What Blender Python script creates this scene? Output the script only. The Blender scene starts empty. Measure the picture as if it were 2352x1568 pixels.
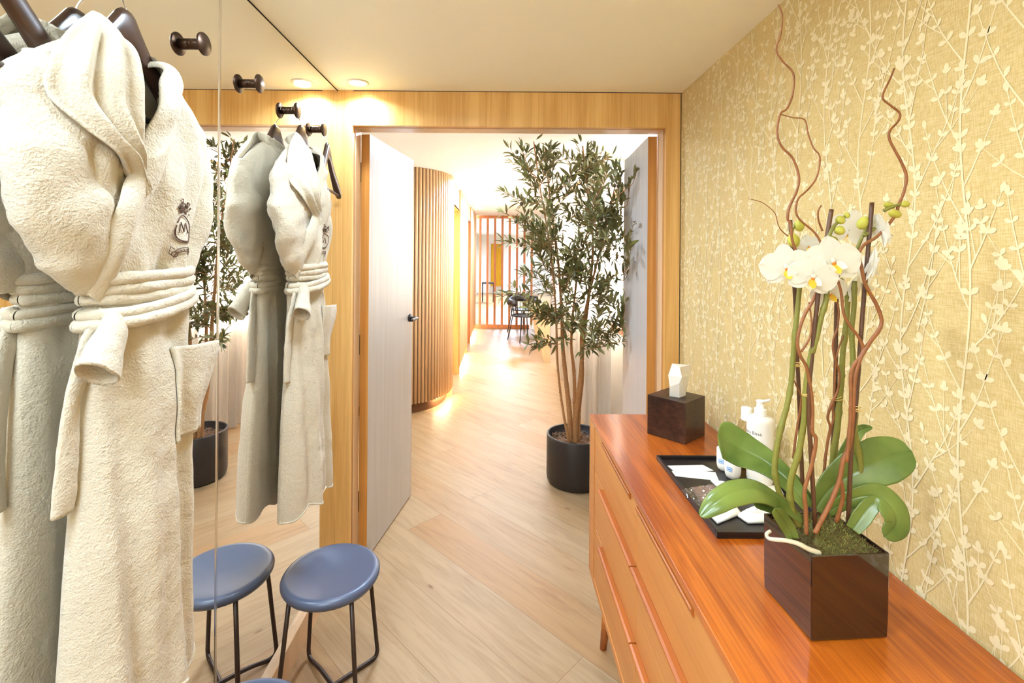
import bpy, bmesh, math, random
from mathutils import Vector, Matrix, noise

C = bpy.context.scene.collection
PI = math.pi
F, CX, CY, ROLL, EYE = 1090.0, 1150.0, 587.0, 0.0075, 1.56
XM = -0.793           # mirror plane
XR = 0.869            # wallpaper wall
CEIL = EYE + 0.793    # dressing room ceiling
YF = 2.293            # front of the timber door wall
CEIL2 = EYE + 0.86    # corridor ceiling
TOPZ = EYE - 0.688    # dresser top


def P(x, y, Y):
    """survey helper: photo pixel at depth Y -> world point"""
    xx = x + ROLL * (y - CY)
    yy = y - ROLL * (x - CX)
    return Vector(((xx - CX) / F * Y, Y, EYE - (yy - CY) / F * Y))


def lin(r, g, b):
    def f(c):
        c /= 255.0
        return c / 12.92 if c <= 0.04045 else ((c + 0.055) / 1.055) ** 2.4
    return (f(r), f(g), f(b), 1.0)


def clamp(x, a=0.0, b=1.0):
    return max(a, min(b, x))


def smooth(a, b, x):
    t = clamp((x - a) / (b - a))
    return t * t * (3 - 2 * t)


def interp(tab, x):
    if x <= tab[0][0]:
        return tab[0][1]
    for (x0, y0), (x1, y1) in zip(tab, tab[1:]):
        if x <= x1:
            t = (x - x0) / (x1 - x0)
            t = t * t * (3 - 2 * t)
            return y0 + (y1 - y0) * t
    return tab[-1][1]


def spline(pts, n):
    """Catmull-Rom through pts, n samples per span (Vectors of any size)"""
    pts = [Vector(p) for p in pts]
    out = []
    m = len(pts)
    for i in range(m - 1):
        p0 = pts[max(i - 1, 0)]
        p1, p2 = pts[i], pts[i + 1]
        p3 = pts[min(i + 2, m - 1)]
        for k in range(n):
            t = k / n
            out.append(0.5 * ((2 * p1) + (p2 - p0) * t + (2 * p0 - 5 * p1 + 4 * p2 - p3) * t * t
                              + (3 * p1 - p0 - 3 * p2 + p3) * t ** 3))
    out.append(pts[-1].copy())
    return out


class MB:
    def __init__(self):
        self.v, self.f, self.m, self.s = [], [], [], []

    def add(self, vs, fs, mat=0, sm=True):
        o = len(self.v)
        self.v += [Vector(p) for p in vs]
        for f in fs:
            self.f.append([i + o for i in f])
            self.m.append(mat)
            self.s.append(sm)

    def box(self, a, b, mat=0):
        x0, y0, z0 = a
        x1, y1, z1 = b
        self.add([(x0, y0, z0), (x1, y0, z0), (x1, y1, z0), (x0, y1, z0),
                  (x0, y0, z1), (x1, y0, z1), (x1, y1, z1), (x0, y1, z1)],
                 [(3, 2, 1, 0), (4, 5, 6, 7), (0, 1, 5, 4), (1, 2, 6, 5), (2, 3, 7, 6), (3, 0, 4, 7)], mat, False)

    def tube(self, pts, r, seg=8, mat=0, cap=True, flat=None, twist0=None):
        """r: number or list; flat: (axis Vector, factor) squashes the section along axis"""
        pts = [Vector(p) for p in pts]
        n = len(pts)
        if n < 2:
            return
        rad = r if isinstance(r, (list, tuple)) else [r] * n
        T = []
        for i in range(n):
            d = pts[min(i + 1, n - 1)] - pts[max(i - 1, 0)]
            T.append(d.normalized() if d.length > 1e-9 else Vector((0, 0, 1)))
        up = Vector((0, 0, 1)) if abs(T[0].z) < 0.9 else Vector((1, 0, 0))
        N = (up - T[0] * up.dot(T[0])).normalized()
        vs, fs = [], []
        for i in range(n):
            N = (N - T[i] * N.dot(T[i]))
            N = N.normalized() if N.length > 1e-6 else T[i].orthogonal().normalized()
            B = T[i].cross(N)
            for k in range(seg):
                a = 2 * PI * k / seg
                d = (N * math.cos(a) + B * math.sin(a)) * rad[i]
                if flat:
                    d = d - flat[0] * (d.dot(flat[0]) * (1 - flat[1]))
                vs.append(pts[i] + d)
        for i in range(n - 1):
            for k in range(seg):
                fs.append((i * seg + k, i * seg + (k + 1) % seg, (i + 1) * seg + (k + 1) % seg, (i + 1) * seg + k))
        if cap:
            fs.append(tuple(range(seg - 1, -1, -1)))
            fs.append(tuple((n - 1) * seg + k for k in range(seg)))
        self.add(vs, fs, mat)

    def lathe(self, prof, c=(0, 0, 0), seg=32, mat=0, axis='z'):
        """prof: list of (radius, height)"""
        c = Vector(c)
        vs, fs = [], []
        n = len(prof)
        for r, h in prof:
            for k in range(seg):
                a = 2 * PI * k / seg
                if axis == 'z':
                    vs.append(c + Vector((r * math.cos(a), r * math.sin(a), h)))
                elif axis == 'x':
                    vs.append(c + Vector((h, r * math.cos(a), r * math.sin(a))))
                else:
                    vs.append(c + Vector((r * math.sin(a), h, r * math.cos(a))))
        for i in range(n - 1):
            for k in range(seg):
                fs.append((i * seg + k, i * seg + (k + 1) % seg, (i + 1) * seg + (k + 1) % seg, (i + 1) * seg + k))
        if prof[0][0] > 1e-6:
            fs.append(tuple(range(seg - 1, -1, -1)))
        if prof[-1][0] > 1e-6:
            fs.append(tuple((n - 1) * seg + k for k in range(seg)))
        self.add(vs, fs, mat)

    def grid(self, fn, nu, nv, mat=0, keep=None, wrap=False):
        vs, fs = [], []
        for j in range(nv + 1):
            for i in range(nu + (0 if wrap else 1)):
                vs.append(fn(i / nu, j / nv))
        w = nu if wrap else nu + 1
        for j in range(nv):
            for i in range(nu):
                if keep and not keep((i + .5) / nu, (j + .5) / nv):
                    continue
                fs.append((j * w + i, j * w + (i + 1) % w, (j + 1) * w + (i + 1) % w, (j + 1) * w + i))
        self.add(vs, fs, mat)

    def ell(self, c, rx, ry, rz, rot=None, seg=12, mat=0):
        vs, fs = [], []
        rows = seg // 2
        for j in range(rows + 1):
            t = PI * j / rows
            for k in range(seg):
                a = 2 * PI * k / seg
                p = Vector((rx * math.sin(t) * math.cos(a), ry * math.sin(t) * math.sin(a), rz * math.cos(t)))
                if rot:
                    p = rot @ p
                vs.append(Vector(c) + p)
        for j in range(rows):
            for k in range(seg):
                fs.append((j * seg + k, (j + 1) * seg + k, (j + 1) * seg + (k + 1) % seg, j * seg + (k + 1) % seg))
        self.add(vs, fs, mat)

    def build(self, name, mats, parent=None, bevel=0, solid=0, weld=False, sub=0):
        me = bpy.data.meshes.new(name)
        o0 = parent_world(parent) if parent else Vector((0, 0, 0))
        me.from_pydata([tuple(p - o0) for p in self.v], [], self.f)
        mats = mats if isinstance(mats, (list, tuple)) else [mats]
        for m in mats:
            me.materials.append(m)
        me.polygons.foreach_set('material_index', self.m)
        me.polygons.foreach_set('use_smooth', self.s)
        if weld:
            bm = bmesh.new()
            bm.from_mesh(me)
            bmesh.ops.remove_doubles(bm, verts=bm.verts, dist=1e-5)
            bmesh.ops.recalc_face_normals(bm, faces=bm.faces)
            bm.to_mesh(me)
            bm.free()
        me.update()
        ob = bpy.data.objects.new(name, me)
        C.objects.link(ob)
        if parent:
            ob.parent = parent
        if solid:
            md = ob.modifiers.new('thickness', 'SOLIDIFY')
            md.thickness = solid
            md.offset = 0
        if bevel:
            md = ob.modifiers.new('bevel', 'BEVEL')
            md.width = bevel
            md.segments = 2
            md.limit_method = 'ANGLE'
            md.angle_limit = math.radians(40)
            md.harden_normals = False
        if sub:
            md = ob.modifiers.new('sub', 'SUBSURF')
            md.levels = sub
            md.render_levels = sub
        return ob


WORLD = {}


def parent_world(o):
    return WORLD[o.name]


def thing(name, label, cat, loc=(0, 0, 0), group=None):
    o = bpy.data.objects.new(name, None)
    o.empty_display_size = 0.05
    C.objects.link(o)
    o.location = loc
    WORLD[o.name] = Vector(loc)
    o['label'] = label
    o['category'] = cat
    if group:
        o['group'] = group
    return o


def reg(o, parent):
    """remember world origin of a part so that sub-parts can hang under it"""
    WORLD[o.name] = WORLD[parent.name].copy()
    return o


def tag(o, label, cat, group=None, kind=None):
    o['label'] = label
    o['category'] = cat
    if group:
        o['group'] = group
    if kind:
        o['kind'] = kind
    return o


def struct(o):
    o['kind'] = 'structure'
    return o


def dup(root, loc, label, rz=0.0):
    r = root.copy()
    C.objects.link(r)
    r.location = loc
    r.rotation_euler = (0, 0, rz)
    r['label'] = label
    for ch in list(root.children):
        c = ch.copy()
        C.objects.link(c)
        c.parent = r
        for g in list(ch.children):
            d = g.copy()
            C.objects.link(d)
            d.parent = c
    return r


# ------------------------------------------------------------------ materials
def new_mat(name):
    m = bpy.data.materials.new(name)
    m.use_nodes = True
    nt = m.node_tree
    return m, nt, nt.nodes, nt.links, nt.nodes['Principled BSDF']


def setp(b, **k):
    names = {'rough': 'Roughness', 'metal': 'Metallic', 'spec': 'Specular IOR Level', 'coat': 'Coat Weight',
             'coat_rough': 'Coat Roughness', 'sheen': 'Sheen Weight', 'trans': 'Transmission Weight', 'ior': 'IOR',
             'sss': 'Subsurface Weight', 'alpha': 'Alpha'}
    for a, v in k.items():
        b.inputs[names[a]].default_value = v


def plain(name, col, rough=0.5, metal=0.0, bump=0.0, bscale=200, var=0.0, **k):
    m, nt, N, L, b = new_mat(name)
    b.inputs['Base Color'].default_value = col
    setp(b, rough=rough, metal=metal, **k)
    if bump or var:
        tc = N.new('ShaderNodeTexCoord')
        no = N.new('ShaderNodeTexNoise')
        no.inputs['Scale'].default_value = bscale
        no.inputs['Detail'].default_value = 3
        L.new(tc.outputs['Object'], no.inputs['Vector'])
        if bump:
            bp = N.new('ShaderNodeBump')
            bp.inputs['Strength'].default_value = bump
            bp.inputs['Distance'].default_value = 0.002
            L.new(no.outputs['Fac'], bp.inputs['Height'])
            L.new(bp.outputs['Normal'], b.inputs['Normal'])
        if var:
            mx = N.new('ShaderNodeMixRGB')
            mx.blend_type = 'MULTIPLY'
            mx.inputs[0].default_value = var
            mx.inputs[1].default_value = col
            L.new(no.outputs['Fac'], mx.inputs[2])
            L.new(mx.outputs[0], b.inputs['Base Color'])
    return m


def wood(name, light, dark, axis='z', rough=0.4, fine=70.0, along=1.2, contrast=0.5, bump=0.08, mid=None, **k):
    """stretched-noise veneer grain running along `axis`"""
    m, nt, N, L, b = new_mat(name)
    tc = N.new('ShaderNodeTexCoord')
    mp = N.new('ShaderNodeMapping')
    sc = [fine, fine, fine]
    sc['xyz'.index(axis)] = along
    mp.inputs['Scale'].default_value = sc
    L.new(tc.outputs['Object'], mp.inputs['Vector'])
    n1 = N.new('ShaderNodeTexNoise')
    n1.inputs['Scale'].default_value = 1.0
    n1.inputs['Detail'].default_value = 5
    n1.inputs['Roughness'].default_value = 0.65
    L.new(mp.outputs[0], n1.inputs['Vector'])
    mp2 = N.new('ShaderNodeMapping')
    sc2 = [fine * .12] * 3
    sc2['xyz'.index(axis)] = along * .5
    mp2.inputs['Scale'].default_value = sc2
    L.new(tc.outputs['Object'], mp2.inputs['Vector'])
    n2 = N.new('ShaderNodeTexNoise')
    n2.inputs['Scale'].default_value = 1.0
    n2.inputs['Detail'].default_value = 3
    n2.inputs['Distortion'].default_value = 0.6
    L.new(mp2.outputs[0], n2.inputs['Vector'])
    ad = N.new('ShaderNodeMath')
    ad.operation = 'MULTIPLY_ADD'
    L.new(n2.outputs['Fac'], ad.inputs[0])
    ad.inputs[1].default_value = 0.8
    sb = N.new('ShaderNodeMath')
    sb.operation = 'MULTIPLY'
    L.new(n1.outputs['Fac'], sb.inputs[0])
    sb.inputs[1].default_value = 0.7
    L.new(sb.outputs[0], ad.inputs[2])
    rp = N.new('ShaderNodeValToRGB')
    w = 0.5 * (1.02 - contrast)
    rp.color_ramp.elements[0].position = clamp(0.75 - w)
    rp.color_ramp.elements[0].color = dark
    rp.color_ramp.elements[1].position = clamp(0.75 + w)
    rp.color_ramp.elements[1].color = light
    L.new(ad.outputs[0], rp.inputs[0])
    L.new(rp.outputs[0], b.inputs['Base Color'])
    setp(b, rough=rough, **k)
    bp = N.new('ShaderNodeBump')
    bp.inputs['Strength'].default_value = bump
    bp.inputs['Distance'].default_value = 0.001
    L.new(n1.outputs['Fac'], bp.inputs['Height'])
    L.new(bp.outputs['Normal'], b.inputs['Normal'])
    return m


def emit(name, col, strength):
    m, nt, N, L, b = new_mat(name)
    b.inputs['Base Color'].default_value = (0, 0, 0, 1)
    b.inputs['Emission Color'].default_value = col
    b.inputs['Emission Strength'].default_value = strength
    return m


def terry(name, col):
    m, nt, N, L, b = new_mat(name)
    b.inputs['Base Color'].default_value = col
    setp(b, rough=1.0, spec=0.05, sheen=0.25)
    tc = N.new('ShaderNodeTexCoord')
    n1 = N.new('ShaderNodeTexNoise')
    n1.inputs['Scale'].default_value = 260
    n1.inputs['Detail'].default_value = 4
    n2 = N.new('ShaderNodeTexNoise')
    n2.inputs['Scale'].default_value = 75
    n2.inputs['Detail'].default_value = 3
    for n in (n1, n2):
        L.new(tc.outputs['Object'], n.inputs['Vector'])
    ad = N.new('ShaderNodeMath')
    ad.operation = 'MULTIPLY_ADD'
    L.new(n2.outputs['Fac'], ad.inputs[0])
    ad.inputs[1].default_value = 1.2
    L.new(n1.outputs['Fac'], ad.inputs[2])
    bp = N.new('ShaderNodeBump')
    bp.inputs['Strength'].default_value = 0.55
    bp.inputs['Distance'].default_value = 0.005
    L.new(ad.outputs[0], bp.inputs['Height'])
    L.new(bp.outputs['Normal'], b.inputs['Normal'])
    return m


def floor_mat():
    m, nt, N, L, b = new_mat('oak_plank_floor')
    tc = N.new('ShaderNodeTexCoord')
    mp = N.new('ShaderNodeMapping')
    mp.inputs['Rotation'].default_value = (0, 0, math.radians(45))
    mp.inputs['Location'].default_value = (0.37, 0.1, 0)
    L.new(tc.outputs['Object'], mp.inputs['Vector'])
    br = N.new('ShaderNodeTexBrick')
    br.offset = 0.37
    br.offset_frequency = 2
    br.inputs['Color1'].default_value = (0, 0, 0, 1)
    br.inputs['Color2'].default_value = (1, 1, 1, 1)
    br.inputs['Mortar'].default_value = (0.5, 0.5, 0.5, 1)
    br.inputs['Scale'].default_value = 1
    br.inputs['Mortar Size'].default_value = 0.0014
    br.inputs['Mortar Smooth'].default_value = 0.3
    br.inputs['Brick Width'].default_value = 1.9
    br.inputs['Row Height'].default_value = 0.235
    L.new(mp.outputs[0], br.inputs['Vector'])
    # shift the grain from board to board
    cx = N.new('ShaderNodeCombineXYZ')
    mu = N.new('ShaderNodeMath')
    mu.operation = 'MULTIPLY'
    mu.inputs[1].default_value = 37.0
    L.new(br.outputs['Color'], mu.inputs[0])
    L.new(mu.outputs[0], cx.inputs[0])
    L.new(mu.outputs[0], cx.inputs[2])
    va = N.new('ShaderNodeVectorMath')
    va.operation = 'ADD'
    L.new(mp.outputs[0], va.inputs[0])
    L.new(cx.outputs[0], va.inputs[1])

    def nz(scale, sc, det, dist=0.0, rough=0.6):
        q = N.new('ShaderNodeMapping')
        q.inputs['Scale'].default_value = scale
        L.new(va.outputs[0], q.inputs['Vector'])
        n = N.new('ShaderNodeTexNoise')
        n.inputs['Scale'].default_value = sc
        n.inputs['Detail'].default_value = det
        n.inputs['Distortion'].default_value = dist
        n.inputs['Roughness'].default_value = rough
        L.new(q.outputs[0], n.inputs['Vector'])
        return n
    g = nz((0.8, 9.0, 1), 2.4, 7, 1.2, 0.68)
    k = nz((1.0, 4.0, 1), 2.1, 4, 0.9)
    fine = nz((3.0, 160.0, 1), 1.0, 3)
    rp = N.new('ShaderNodeValToRGB')
    e = rp.color_ramp.elements
    e[0].position, e[0].color = 0.16, lin(146, 114, 76)
    e[1].position, e[1].color = 0.58, lin(176, 147, 108)
    L.new(g.outputs['Fac'], rp.inputs[0])
    # knots and mineral streaks
    rk = N.new('ShaderNodeValToRGB')
    e = rk.color_ramp.elements
    e[0].position, e[0].color = 0.60, (0, 0, 0, 1)
    e[1].position, e[1].color = 0.76, (1, 1, 1, 1)
    L.new(k.outputs['Fac'], rk.inputs[0])
    mk = N.new('ShaderNodeMixRGB')
    mk.inputs[2].default_value = lin(140, 96, 58)
    ms = N.new('ShaderNodeMath')
    ms.operation = 'MULTIPLY'
    ms.inputs[1].default_value = 0.5
    L.new(rk.outputs[0], ms.inputs[0])
    L.new(ms.outputs[0], mk.inputs[0])
    L.new(rp.outputs[0], mk.inputs[1])
    # small dark knots
    vo = N.new('ShaderNodeTexVoronoi')
    vo.inputs['Scale'].default_value = 2.3
    q = N.new('ShaderNodeMapping')
    q.inputs['Scale'].default_value = (1, 2.2, 1)
    L.new(va.outputs[0], q.inputs['Vector'])
    L.new(q.outputs[0], vo.inputs['Vector'])
    rv = N.new('ShaderNodeValToRGB')
    e = rv.color_ramp.elements
    e[0].position, e[0].color = 0.015, (1, 1, 1, 1)
    e[1].position, e[1].color = 0.06, (0, 0, 0, 1)
    L.new(vo.outputs['Distance'], rv.inputs[0])
    mv = N.new('ShaderNodeMixRGB')
    mv.inputs[2].default_value = lin(112, 70, 40)
    m2 = N.new('ShaderNodeMath')
    m2.operation = 'MULTIPLY'
    m2.inputs[1].default_value = 0.75
    L.new(rv.outputs[0], m2.inputs[0])
    L.new(m2.outputs[0], mv.inputs[0])
    L.new(mk.outputs[0], mv.inputs[1])
    # board tint
    rt = N.new('ShaderNodeValToRGB')
    e = rt.color_ramp.elements
    e[0].position, e[0].color = 0.0, (0.97, 0.80, 0.62, 1)
    e[1].position, e[1].color = 0.45, (1, 1, 1, 1)
    L.new(br.outputs['Color'], rt.inputs[0])
    mt = N.new('ShaderNodeMixRGB')
    mt.blend_type = 'MULTIPLY'
    mt.inputs[0].default_value = 1.0
    L.new(mv.outputs[0], mt.inputs[1])
    L.new(rt.outputs[0], mt.inputs[2])
    mf = N.new('ShaderNodeMixRGB')
    mf.blend_type = 'MULTIPLY'
    mf.inputs[0].default_value = 0.10
    L.new(mt.outputs[0], mf.inputs[1])
    L.new(fine.outputs['Fac'], mf.inputs[2])
    mm = N.new('ShaderNodeMixRGB')
    mm.inputs[2].default_value = lin(120, 84, 50)
    mfac = N.new('ShaderNodeMath')
    mfac.operation = 'MULTIPLY'
    mfac.inputs[1].default_value = 0.7
    L.new(br.outputs['Fac'], mfac.inputs[0])
    L.new(mfac.outputs[0], mm.inputs[0])
    L.new(mf.outputs[0], mm.inputs[1])
    L.new(mm.outputs[0], b.inputs['Base Color'])
    setp(b, rough=0.42, spec=0.35)
    bp = N.new('ShaderNodeBump')
    bp.inputs['Strength'].default_value = 0.06
    bp.inputs['Distance'].default_value = 0.002
    L.new(g.outputs['Fac'], bp.inputs['Height'])
    L.new(bp.outputs['Normal'], b.inputs['Normal'])
    return m


def linen_wall():
    m, nt, N, L, b = new_mat('woven_wallpaper_ground')
    tc = N.new('ShaderNodeTexCoord')

    def nz(scale, det):
        q = N.new('ShaderNodeMapping')
        q.inputs['Scale'].default_value = scale
        L.new(tc.outputs['Object'], q.inputs['Vector'])
        n = N.new('ShaderNodeTexNoise')
        n.inputs['Scale'].default_value = 1
        n.inputs['Detail'].default_value = det
        L.new(q.outputs[0], n.inputs['Vector'])
        return n
    a = nz((1, 40, 480), 2)
    c = nz((1, 520, 60), 2)
    ad = N.new('ShaderNodeMath')
    ad.operation = 'MULTIPLY'
    L.new(a.outputs['Fac'], ad.inputs[0])
    L.new(c.outputs['Fac'], ad.inputs[1])
    rp = N.new('ShaderNodeValToRGB')
    e = rp.color_ramp.elements
    e[0].position, e[0].color = 0.14, lin(206, 177, 112)
    e[1].position, e[1].color = 0.36, lin(224, 201, 144)
    L.new(ad.outputs[0], rp.inputs[0])
    L.new(rp.outputs[0], b.inputs['Base Color'])
    setp(b, rough=0.75, spec=0.2)
    bp = N.new('ShaderNodeBump')
    bp.inputs['Strength'].default_value = 0.25
    bp.inputs['Distance'].default_value = 0.001
    L.new(ad.outputs[0], bp.inputs['Height'])
    L.new(bp.outputs['Normal'], b.inputs['Normal'])
    return m


def translucent(name, col, amount=0.5, weave=0.15):
    m, nt, N, L, b = new_mat(name)
    out = [n for n in N if n.type == 'OUTPUT_MATERIAL'][0]
    d = N.new('ShaderNodeBsdfDiffuse')
    t = N.new('ShaderNodeBsdfTranslucent')
    mx = N.new('ShaderNodeMixShader')
    mx.inputs[0].default_value = amount
    tc = N.new('ShaderNodeTexCoord')
    q = N.new('ShaderNodeMapping')
    q.inputs['Scale'].default_value = (60, 300, 25)
    L.new(tc.outputs['Object'], q.inputs['Vector'])
    n = N.new('ShaderNodeTexNoise')
    n.inputs['Scale'].default_value = 1
    L.new(q.outputs[0], n.inputs['Vector'])
    mc = N.new('ShaderNodeMixRGB')
    mc.blend_type = 'MULTIPLY'
    mc.inputs[0].default_value = weave
    mc.inputs[1].default_value = col
    L.new(n.outputs['Fac'], mc.inputs[2])
    L.new(mc.outputs[0], d.inputs[0])
    L.new(mc.outputs[0], t.inputs[0])
    L.new(d.outputs[0], mx.inputs[1])
    L.new(t.outputs[0], mx.inputs[2])
    L.new(mx.outputs[0], out.inputs[0])
    N.remove(b)
    return m


def petal_mat(name, col, amount=0.35):
    m, nt, N, L, b = new_mat(name)
    out = [n for n in N if n.type == 'OUTPUT_MATERIAL'][0]
    b.inputs['Base Color'].default_value = col
    setp(b, rough=0.5, spec=0.25)
    t = N.new('ShaderNodeBsdfTranslucent')
    t.inputs[0].default_value = col
    mx = N.new('ShaderNodeMixShader')
    mx.inputs[0].default_value = amount
    L.new(b.outputs[0], mx.inputs[1])
    L.new(t.outputs[0], mx.inputs[2])
    L.new(mx.outputs[0], out.inputs[0])
    return m


def leaf_mat(name, c1, c2, rough=0.3, scale=(25, 25, 25), trans=0.0):
    m, nt, N, L, b = new_mat(name)
    tc = N.new('ShaderNodeTexCoord')
    q = N.new('ShaderNodeMapping')
    q.inputs['Scale'].default_value = scale
    L.new(tc.outputs['Object'], q.inputs['Vector'])
    n = N.new('ShaderNodeTexNoise')
    n.inputs['Scale'].default_value = 1
    n.inputs['Detail'].default_value = 3
    L.new(q.outputs[0], n.inputs['Vector'])
    rp = N.new('ShaderNodeValToRGB')
    e = rp.color_ramp.elements
    e[0].position, e[0].color = 0.35, c1
    e[1].position, e[1].color = 0.65, c2
    L.new(n.outputs['Fac'], rp.inputs[0])
    L.new(rp.outputs[0], b.inputs['Base Color'])
    setp(b, rough=rough, spec=0.45)
    if trans:
        out = [x for x in N if x.type == 'OUTPUT_MATERIAL'][0]
        t = N.new('ShaderNodeBsdfTranslucent')
        L.new(rp.outputs[0], t.inputs[0])
        mx = N.new('ShaderNodeMixShader')
        mx.inputs[0].default_value = trans
        L.new(b.outputs[0], mx.inputs[1])
        L.new(t.outputs[0], mx.inputs[2])
        L.new(mx.outputs[0], out.inputs[0])
    return m


M = {}
M['floor'] = floor_mat()
M['ceil'] = plain('cream_painted_ceiling', lin(252, 246, 224), 0.55, bump=0.03, bscale=90)
M['ceil2'] = plain('white_painted_ceiling', lin(252, 252, 250), 0.6, bump=0.03, bscale=90)
M['white_wall'] = plain('off_white_paint', lin(240, 234, 224), 0.6, bump=0.04, bscale=120)
M['paper'] = linen_wall()
M['print'] = plain('cream_wallpaper_print', lin(238, 220, 172), 0.6, bump=0.1, bscale=500)
M['oak'] = wood('honey_oak_veneer', lin(240, 196, 122), lin(216, 164, 90), 'z', 0.42, 150, 2.0, 0.72)
M['oak_edge'] = wood('orange_oak_lipping', lin(216, 156, 80), lin(176, 112, 44), 'z', 0.4, 60, 1.0, 0.6)
M['oak_edge_x'] = wood('orange_oak_lipping_level', lin(214, 146, 66), lin(176, 106, 36), 'x', 0.4, 60, 1.0, 0.6)
M['oak_pale'] = wood('pale_oak_lining', lin(226, 194, 154), lin(206, 168, 122), 'z', 0.35, 120, 1.5, 0.4)
M['door'] = wood('greyed_ash_door_veneer', lin(198, 192, 186), lin(180, 172, 163), 'z', 0.38, 260, 2.2, 0.45)
M['slat'] = wood('pale_oak_slats', lin(232, 198, 154), lin(208, 168, 122), 'z', 0.45, 90, 1.5, 0.5)
M['slat_back'] = plain('brown_slat_backing', lin(112, 72, 42), 0.7, var=0.2, bscale=20)
M['screen'] = wood('reddish_oak_battens', lin(204, 130, 74), lin(160, 88, 44), 'z', 0.45, 90, 1.5, 0.5)
M['teak'] = wood('glossy_teak_top', lin(196, 102, 24), lin(150, 66, 11), 'y', 0.3, 170, 4.0, 0.75, coat=0.5, coat_rough=0.16)
M['teak_face'] = wood('teak_drawer_faces', lin(214, 146, 76), lin(194, 120, 54), 'y', 0.4, 60, 1.2, 0.4)
M['teak_side'] = wood('teak_side_panel', lin(212, 142, 66), lin(176, 104, 40), 'z', 0.4, 60, 1.2, 0.5)
M['teak_dark'] = wood('teak_handle_lips', lin(190, 110, 46), lin(150, 78, 28), 'y', 0.35, 80, 2.0, 0.5)
M['wenge'] = wood('dark_wenge_box', lin(78, 48, 34), lin(36, 18, 12), 'x', 0.35, 70, 5.0, 0.7, bump=0.3)
M['mirror'] = plain('silvered_mirror_glass', (0.93, 0.925, 0.90, 1), 0.0, 1.0)
M['steel'] = plain('polished_steel', (0.75, 0.73, 0.70, 1), 0.16, 1.0)
M['bronze'] = plain('dark_bronze_metal', lin(72, 54, 42), 0.34, 0.85, bump=0.02, bscale=300)
M['frame_dark'] = plain('brown_black_powder_coat', lin(58, 44, 36), 0.35, 0.3)
M['black'] = plain('satin_black_lacquer', lin(34, 28, 26), 0.3)
M['gap'] = plain('dark_shadow_gap_strip', lin(36, 26, 18), 0.8)  # shade of narrow gaps, put into the colour of solid strips
M['hanger'] = wood('dark_stained_beech', lin(70, 46, 34), lin(48, 30, 22), 'y', 0.28, 60, 3, 0.5, coat=0.2)
M['terry'] = terry('cream_terry_cloth', lin(205, 194, 171))
M['thread'] = plain('brown_embroidery_thread', lin(92, 60, 36), 0.8, bump=0.4, bscale=900)
M['stool'] = plain('slate_moulded_seat', lin(74, 84, 106), 0.33, bump=0.03, bscale=500, spec=0.6)
M['pot'] = plain('matt_black_planter', lin(40, 33, 29), 0.42, bump=0.02, bscale=60)
M['bark'] = plain('bark_chips', lin(150, 112, 82), 0.9, var=0.5, bscale=60)
M['trunk'] = plain('olive_trunk_bark', lin(196, 140, 84), 0.75, bump=0.6, bscale=90, var=0.55)
M['olive'] = leaf_mat('olive_leaf_green', lin(86, 84, 40), lin(138, 130, 78), 0.45, (7, 7, 7), 0.12)
M['olive_pale'] = leaf_mat('olive_leaf_young', lin(116, 122, 60), lin(164, 162, 104), 0.45, (9, 9, 9), 0.2)
M['olive_fruit'] = plain('olive_fruit', lin(88, 74, 44), 0.35)
M['pot_gloss'] = plain('glossy_dark_brown_ceramic', lin(38, 22, 16), 0.05, coat=1.0, coat_rough=0.02, spec=0.7)
M['moss'] = plain('green_brown_moss', lin(112, 104, 44), 0.95, bump=1.0, bscale=160, var=0.6)
M['moss2'] = plain('moss_tufts', lin(150, 146, 66), 0.9, var=0.5, bscale=40)
M['peat'] = plain('brown_sphagnum', lin(120, 84, 44), 0.95, var=0.6, bscale=70)
M['orch_leaf'] = leaf_mat('waxy_orchid_leaf', lin(82, 104, 40), lin(124, 140, 62), 0.26, (10, 10, 10), 0.1)
M['orch_stem'] = plain('olive_green_flower_spike', lin(138, 132, 50), 0.5, var=0.3, bscale=120)
M['stake'] = wood('dark_bamboo_stake', lin(104, 66, 38), lin(74, 44, 24), 'z', 0.4, 200, 5, 0.5)
M['twig'] = plain('reddish_willow_twig', lin(164, 100, 50), 0.55, var=0.5, bscale=90)
M['raffia'] = plain('raffia_tie', lin(214, 178, 104), 0.7)
M['petal'] = petal_mat('white_orchid_petal', lin(238, 234, 216), 0.3)
M['petal_y'] = petal_mat('yellow_orchid_lip', lin(250, 206, 70), 0.2)
M['lip_o'] = plain('orange_orchid_column', lin(224, 128, 40), 0.5)
M['bud'] = petal_mat('yellow_green_bud', lin(214, 208, 92), 0.25)
M['root'] = plain('pale_aerial_root', lin(226, 214, 178), 0.6, var=0.2, bscale=60)
M['tissue'] = petal_mat('white_tissue_paper', lin(250, 244, 232), 0.25)
M['paper_white'] = plain('white_paper_wrapper', lin(244, 236, 220), 0.5)
M['ink'] = plain('black_ink', lin(40, 34, 30), 0.5)
M['grey_ink'] = plain('grey_ink', lin(168, 156, 140), 0.5)
M['blue_ink'] = plain('blue_label_print', lin(70, 120, 190), 0.5)
M['pale_blue'] = plain('pale_blue_label', lin(190, 214, 232), 0.5)
M['bottle_white'] = plain('white_plastic_bottle', lin(244, 236, 222), 0.3, sss=0.0)
M['cap_white'] = plain('white_plastic_cap', lin(248, 243, 232), 0.35)
M['comb'] = plain('mauve_brown_comb', lin(140, 112, 104), 0.5)
M['cane'] = plain('black_woven_chair', lin(36, 30, 26), 0.4)
M['curtain'] = translucent('natural_linen_curtain', lin(214, 204, 188), 0.42)
M['yellow_curtain'] = translucent('ochre_curtain', lin(214, 160, 50), 0.2)
M['lamp'] = emit('downlight_diffuser', (1, 0.86, 0.62, 1), 60)
M['lamp2'] = emit('corridor_downlight_diffuser', (1, 0.9, 0.74, 1), 40)
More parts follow.
